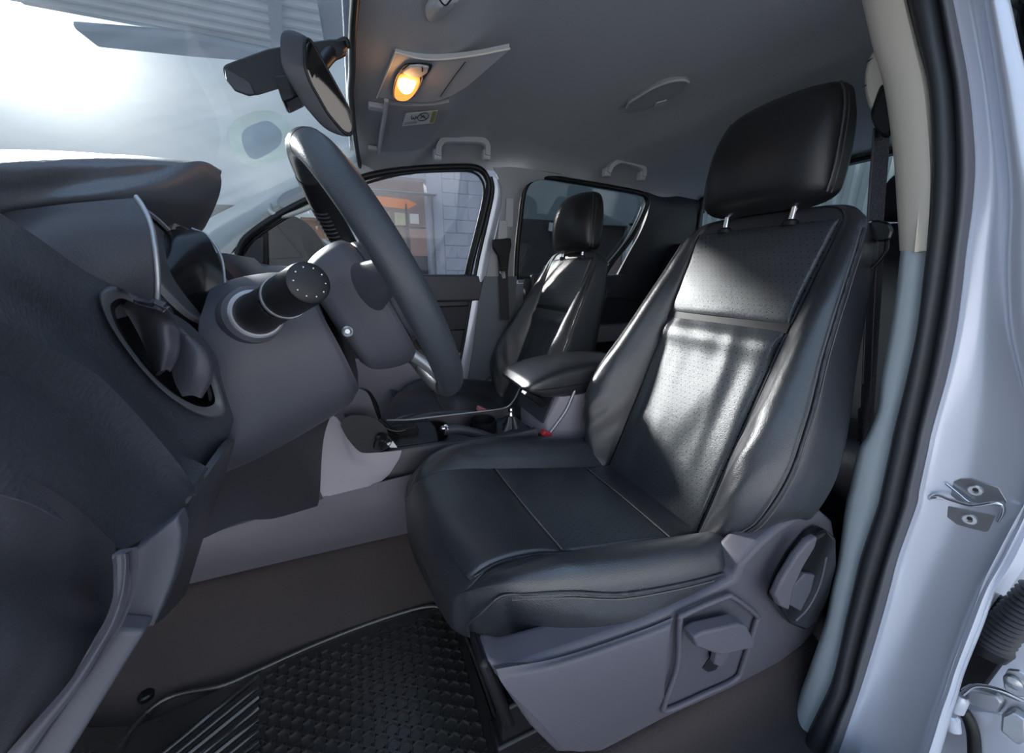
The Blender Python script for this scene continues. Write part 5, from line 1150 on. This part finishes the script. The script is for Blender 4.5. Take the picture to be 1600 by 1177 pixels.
lathe('boot', a0b, axb, pr, 'seal', bo, n=36)
lathe('boot_collar', a0b, axb, [(-.020, .016), (-.014, .024), (.004, .026), (.008, .022)], 'black', bo, n=30)
rd = thing('rear_door', 'silver inner edge of the open rear door at the right edge of the picture', 'door', P(1560, 1060, x=1.0))
surf('inner_panel', [[P(1546, 800, x=1.02), P(1570, 850, x=1.02), P(1680, 850, x=1.05)], [P(1540, 930, x=1.0), P(1560, 1030, x=1.0), P(1700, 980, x=1.03)], [P(1500, 1060, x=1.0), P(1560, 1060, x=1.0), P(1700, 1060, x=1.03)], [P(1470, 1120, x=1.0), P(1560, 1130, x=1.0), P(1700, 1160, x=1.03)], [P(1440, 1250, x=1.0), P(1560, 1250, x=1.0), P(1700, 1280, x=1.03)]], 'silver', rd, nu=24, nv=20, thick=-.01)
surf('lower_skin', [[P(1512, 1112, x=.965), P(1560, 1118, x=.965), P(1620, 1160, x=.965)], [P(1520, 1150, x=.96), P(1560, 1160, x=.96), P(1620, 1190, x=.96)], [P(1530, 1250, x=.96), P(1570, 1250, x=.96), P(1640, 1250, x=.96)]], 'silver', rd, nu=16, nv=16, thick=-.01)
prism('hinge_gap_shade', [P(a, b, x=.975) for a, b in ((1552, 925), (1522, 990), (1492, 1070), (1500, 1085), (1540, 1075), (1566, 1040), (1572, 990), (1575, 940))], (.01, 0, 0), 'black', rd, bevel=.004)  # black sheet standing in for the shade in the gap beside the flange
tube('door_seal', [P(1505, 1110, x=.955), P(1516, 1130, x=.955), P(1522, 1160, x=.955), P(1524, 1240, x=.955)], .009, 'black_seal', rd, n=30)
surf('upper_frame', [[P(1592, -60, x=1.0), P(1592, 20, x=1.0), P(1606, 80, x=1.0), P(1625, 160, x=1.0)], [P(1680, -60, x=1.0), P(1680, 20, x=1.0), P(1690, 80, x=1.0), P(1700, 160, x=1.0)]], 'black_seal', rd, nu=6, nv=20, thick=-.01)

# ================================================================== outside
gr = box('ground', (0, 2, -.62), (60, 60, .1), mat('concrete', (.46, .45, .44), .9, var=.15, vscale=3), bevel=0)
tag(gr, 'grey concrete yard around the car', 'ground', kind='structure')
# building across the yard, with grey blocks round a shop window
bl = thing('building', 'grey block building across the yard with a lit shop window', 'building', (1, 4, -.5))
M['wall'] = mat('building_wall', (.36, .35, .40), .9, col2=(.46, .45, .50), vscale=4)
M['block'] = mat('building_block', (.36, .35, .40), .9, col2=(.46, .45, .50), vscale=7, bump=.3, bscale=60)
M['terra'] = mat('terracotta_wall', (.42, .24, .20), .9, var=.2)
M['orange'] = mat('orange_sign', (.95, .24, .03), .5)
M['amber'] = mat('brown_glass', (.30, .20, .14), .5, col2=(.10, .08, .07), vscale=3)
Y0 = 4.0
def O(px, py, y=Y0): return P(px, py, y=y)
def rect(name, a, b, th, m, par, y=Y0, bevel=.004, **kw):
    p, q = O(*a, y), O(*b, y)
    x0, x1 = sorted((p.x, q.x)); z0, z1 = sorted((p.z, q.z))
    return box(name, ((x0+x1)/2, y+th/2, (z0+z1)/2), (x1-x0, th, z1-z0), m, par, bevel=bevel, **kw)
box('wall', (1.57, Y0+.20, 1.1), (1.26, .2, 3.4), 'wall', bl, bevel=0)
box('wall_head', (.60, Y0+.24, 2.5), (.9, .2, 1.1), 'wall', bl, bevel=0)
box('base_wall', (.60, Y0+.24, .10), (.9, .2, 1.3), 'terra', bl, bevel=0)
z = .2; r_ = 0; shared = {}
while z < 2.35:
    x = 1.13 - (.17 if r_ % 2 else 0)
    while x < 2.12:
        w = .34; x0 = max(x, 1.13); ww = min(x+w, 2.17)-x0
        if ww > .05:
            key = round(ww, 2)
            if key not in shared:
                o = box('block', (0, 0, 0), (ww-.008, .05, .152), 'block', bl, bevel=.006, seg=1)
                # mesh is stored relative to the building's origin: put it back on the object
                o.data.transform(Matrix.Translation(Vector((1, 4, -.5)))); shared[key] = o
            else:
                o = shared[key].copy(); COL.objects.link(o); o.parent = bl
            o.location = Vector((x0+ww/2, Y0+.115+.006*random.random(), z+.08))-Vector((1, 4, -.5))
        x += w
    z += .16; r_ += 1
# shop window frame and what shows through it
M['frame'] = mat('window_frame_grey', (.22, .22, .23), .6)
rect('window_frame', (676, 304), (683, 432), .10, 'frame', bl)
rect('window_head', (572, 296), (683, 303), .10, 'frame', bl, bevel=.01)
rect('window_back', (560, 270), (680, 440), .02, mat('shop_interior', (.10, .08, .08), .9, col2=(.22, .16, .14), vscale=2), bl, y=Y0+.9)
pr_ = prism('orange_sign', [O(588, 306, Y0+.5), O(637, 312, Y0+.5), O(652, 319, Y0+.5), O(637, 327, Y0+.5), O(592, 322, Y0+.5)], (0, .03, 0), 'orange', bl, bevel=.004)
rect('shelf', (610, 353), (678, 356), .12, 'black', bl, y=Y0+.4)
rect('shelf', (560, 377), (600, 380), .12, 'black', bl, y=Y0+.4)
rect('wall_panel', (640, 358), (676, 400), .02, 'terra', bl, y=Y0+.6)
rect('lit_doorway', (616, 332), (636, 352), .02, mat('lit_doorway', (.7, .72, .40), .8, col2=(.35, .40, .25), vscale=12), bl, y=Y0+.7)
rect('poster', (640, 334), (655, 350), .02, 'white', bl, y=Y0+.6)
rect('poster', (600, 330), (612, 375), .02, 'terra', bl, y=Y0+.6)
rect('counter', (632, 400), (676, 440), .05, 'black', bl, y=Y0+.3)
rect('bar_upright', (636, 318), (638, 400), .03, 'black', bl, y=Y0+.5)
# timber boards, posts and rails standing in for brown reflected light
pb = thing('porch_reflection', 'brown timber boards standing in for reflected light beyond the passenger window', 'porch_reflection', (-.6, 4.2, 0))
for k in range(7):
    box('roof_board', (-1.42+.20*k, 4.6, 1.32+.03*(k % 2)), (.20, .9, .04), mat('timber', (.42, .26, .17), .8, col2=(.25, .15, .10), vscale=8) if k == 0 else bpy.data.materials['timber'], pb, bevel=.006, rot=Rm('X', -8))
for k in range(4):
    box('post', (-1.4+.42*k, 4.3, .5), (.06, .06, 1.7), bpy.data.materials['timber'], pb, bevel=.006)
for k in range(5):
    box('rail', (-.75, 4.32, .55+.14*k), (1.4, .03, .05), bpy.data.materials['timber'], pb, bevel=.004)
# parked dark car next to ours
pc = thing('parked_car', 'dark parked car standing beside the passenger door', 'car', (-1.4, 2.6, -.5))
Cb = [(-3.0, .15), (-3.0, .62), (-2.6, .78), (-1.55, .86), (-1.25, 1.12), (-.85, 1.20), (-.40, 1.18), (-.20, 1.02), (-.12, .60), (-.15, -.05), (-.4, -.35), (-2.8, -.35)]
loft('body', [[Vector((x*(1-.02*k_), y, z_)) for x, z_ in Cb] for k_, y in ((1, 2.0), (0, 2.1), (0, 3.4), (1, 3.55))], mat('car_black', (.015, .016, .018), .3, coat=.1), pc, ns=90, smooth=40)
prism('side_window', [Vector((x, 1.995, z_)) for x, z_ in ((-1.45, .84), (-1.20, 1.06), (-.84, 1.13), (-.84, .86))], (0, .01, 0), 'gloss_black', pc, bevel=.002)
prism('side_window', [Vector((x, 1.995, z_)) for x, z_ in ((-.80, .86), (-.80, 1.13), (-.45, 1.11), (-.32, .90))], (0, .01, 0), 'gloss_black', pc, bevel=.002)
prism('door_handle', [Vector((x, 1.99, z_)) for x, z_ in ((-.62, .72), (-.52, .73), (-.52, .76), (-.62, .75))], (0, -.02, 0), 'chrome', pc, bevel=.004)
for x in (-2.5, -.65):
    lathe('wheel', (x, 1.97, -.28), (0, 1, 0), [(0, .20), (.01, .30), (.18, .30), (.2, .2)], 'rubber', pc, n=36)
# second building face seen through the tinted rear side window
hb2 = thing('house', 'pale rendered house with a dark framed window behind the rear side window', 'building', (3, 4.4, 0))
M['render'] = mat('pale_render', (.30, .34, .35), .9, var=.1)
M['brown'] = mat('brown_wall', (.10, .085, .08), .9, var=.2)
p0, p1 = O(800, 270, 4.4), O(1030, 312, 4.4)
box('upper_wall', (5.65, 4.5, 2.4), (6.7, .2, 1.6), 'render', hb2, bevel=0)
p2 = O(812, 330, 4.4)
box('lower_wall', (5.65, 4.5, .5), (6.7, .2, 2.2), 'brown', hb2, bevel=0)
fa, fb = O(925, 345, 4.35), O(975, 440, 4.35)
for nm, cx, cz, sx, sz in (('window_jamb', fa.x, (fa.z+fb.z)/2, .12, abs(fa.z-fb.z)), ('window_jamb', fb.x, (fa.z+fb.z)/2, .12, abs(fa.z-fb.z)), ('window_head', (fa.x+fb.x)/2, max(fa.z, fb.z), abs(fb.x-fa.x)+.1, .12)):
    box(nm, (cx, 4.33, cz), (sx, .1, sz), 'render', hb2, bevel=.01)
for q in ((862, 355), (872, 350), (868, 366), (880, 362)):
    c = O(q[0], q[1], 4.3); box('paper_notice', c, (.10, .01, .12), 'white', hb2, bevel=0, rot=Rm('Y', 8))
# corrugated steel fence behind the truck
fe = thing('corrugated_fence', 'pale corrugated steel fence behind the rear window', 'fence', (5.5, 0, 0))
M['corr'] = mat('corrugated_steel', (.50, .53, .52), .5, metal=.3, var=.12)
M['corr_roof'] = mat('corrugated_roof', (.62, .62, .62), .6, metal=.1, var=.1)
def corrug(name, o, u, v, nw, amp, nrm_, m, par, per=1.0):
    vs, fs = [], []; n = nw*8
    for i in range(n+1):
        t = i/n; ph = (t*nw) % 1
        h = amp*(1 if ph < .28 else (1-(ph-.28)/.12 if ph < .40 else (0 if ph < .88 else (ph-.88)/.12)))
        p = o+u*t+nrm_*h
        vs += [p, p+v, p-nrm_*.004, p+v-nrm_*.004]
    for i in range(n):
        a = 4*i; b = a+4
        fs += [(a, b, b+1, a+1), (a+2, a+3, b+3, b+2), (a, a+2, b+2, b), (a+1, b+1, b+3, a+3)]
    fs += [(0, 1, 3, 2), (4*n, 4*n+2, 4*n+3, 4*n+1)]
    return link(name, mesh(name, vs, fs, 30), m, par)
for k in range(6):
    corrug('sheet', Vector((4.6+.02*(k % 2), -3.2+1.2*k, -.55)), Vector((0, 1.22, 0)), Vector((0, 0, 2.9)), 9, .06, Vector((-1, 0, 0)), 'corr', fe)
box('top_rail', (4.7, .4, 2.33), (.08, 7.2, .08), 'corr', fe, bevel=.004)
# truck bed edge between window and fence
bed = thing('truck_bed', 'silver cargo bed wall behind the cabin', 'cargo bed', (2.4, 0, .3))
for y in (-.78, .78): box('side_wall', (2.75, y, .45), (1.6, .06, .55), 'silver', bed, bevel=.01)
box('tailgate', (3.55, 0, .45), (.05, 1.55, .5), 'silver', bed, bevel=.01)
box('bed_floor', (2.75, 0, .15), (1.6, 1.5, .04), 'silver', bed, bevel=0)
# canopy of corrugated sheet in front, with its post
cn = thing('canopy', 'pale corrugated canopy roof seen through the top of the windscreen', 'canopy', (-.8, 2.6, 2.4))
e0, e1 = P(250, 36, z=2.4), P(440, 72, z=2.4)
ed = (e1-e0).normalized(); nn = Vector((ed.y, -ed.x, 0))
if nn.y > 0: nn = -nn
for k in range(2):
    corrug('roof_sheet', e0-ed*.75+nn*(.0+1.15*k), nn*1.2, ed*1.75, 11, .03, Vector((0, 0, -1)), 'corr_roof', cn)
box('fascia', e0.lerp(e1, .25)+Vector((0, .02, .01)), (1.7, .03, .07), 'corr_roof', cn, bevel=.002, rot=Matrix.Rotation(math.atan2(ed.y, ed.x), 3, 'Z'))
tube('support_post', [P(433, 74, y=e1.y), P(430, 30, y=e1.y-.35), P(427, -30, y=e1.y-.7)], .035, 'bpillar', cn, n=4, sides=4, flat=1.0, smooth=30)
prism('gable_sheet', [P(442, 70, z=2.42), P(490, 0, z=2.42), P(520, -40, z=2.42), P(620, -40, z=2.42), P(560, 78, z=2.42)], (0, 0, .03), 'bpillar', cn, bevel=.004)
M['tarp'] = mat('tarpaulin', (.26, .32, .38), .8, col2=(.36, .42, .47), vscale=.7)
prism('under_beam', [P(q[0], q[1], z=2.36) for q in ((110, 30), (300, 46), (430, 74), (400, 86), (300, 78), (150, 62))], (0, 0, -.05), 'tarp', cn, bevel=.02)
# pale wall added behind the camera, unseen, to throw light back into the cabin
yw = box('bounce_wall', (.5, -5.0, .9), (14, .25, 3.2), mat('bounce_wall_render', (.74, .74, .76), .9, var=.05), bevel=.01)
tag(yw, 'pale bounce wall added out of view on the driver side of the car', 'wall', kind='structure')
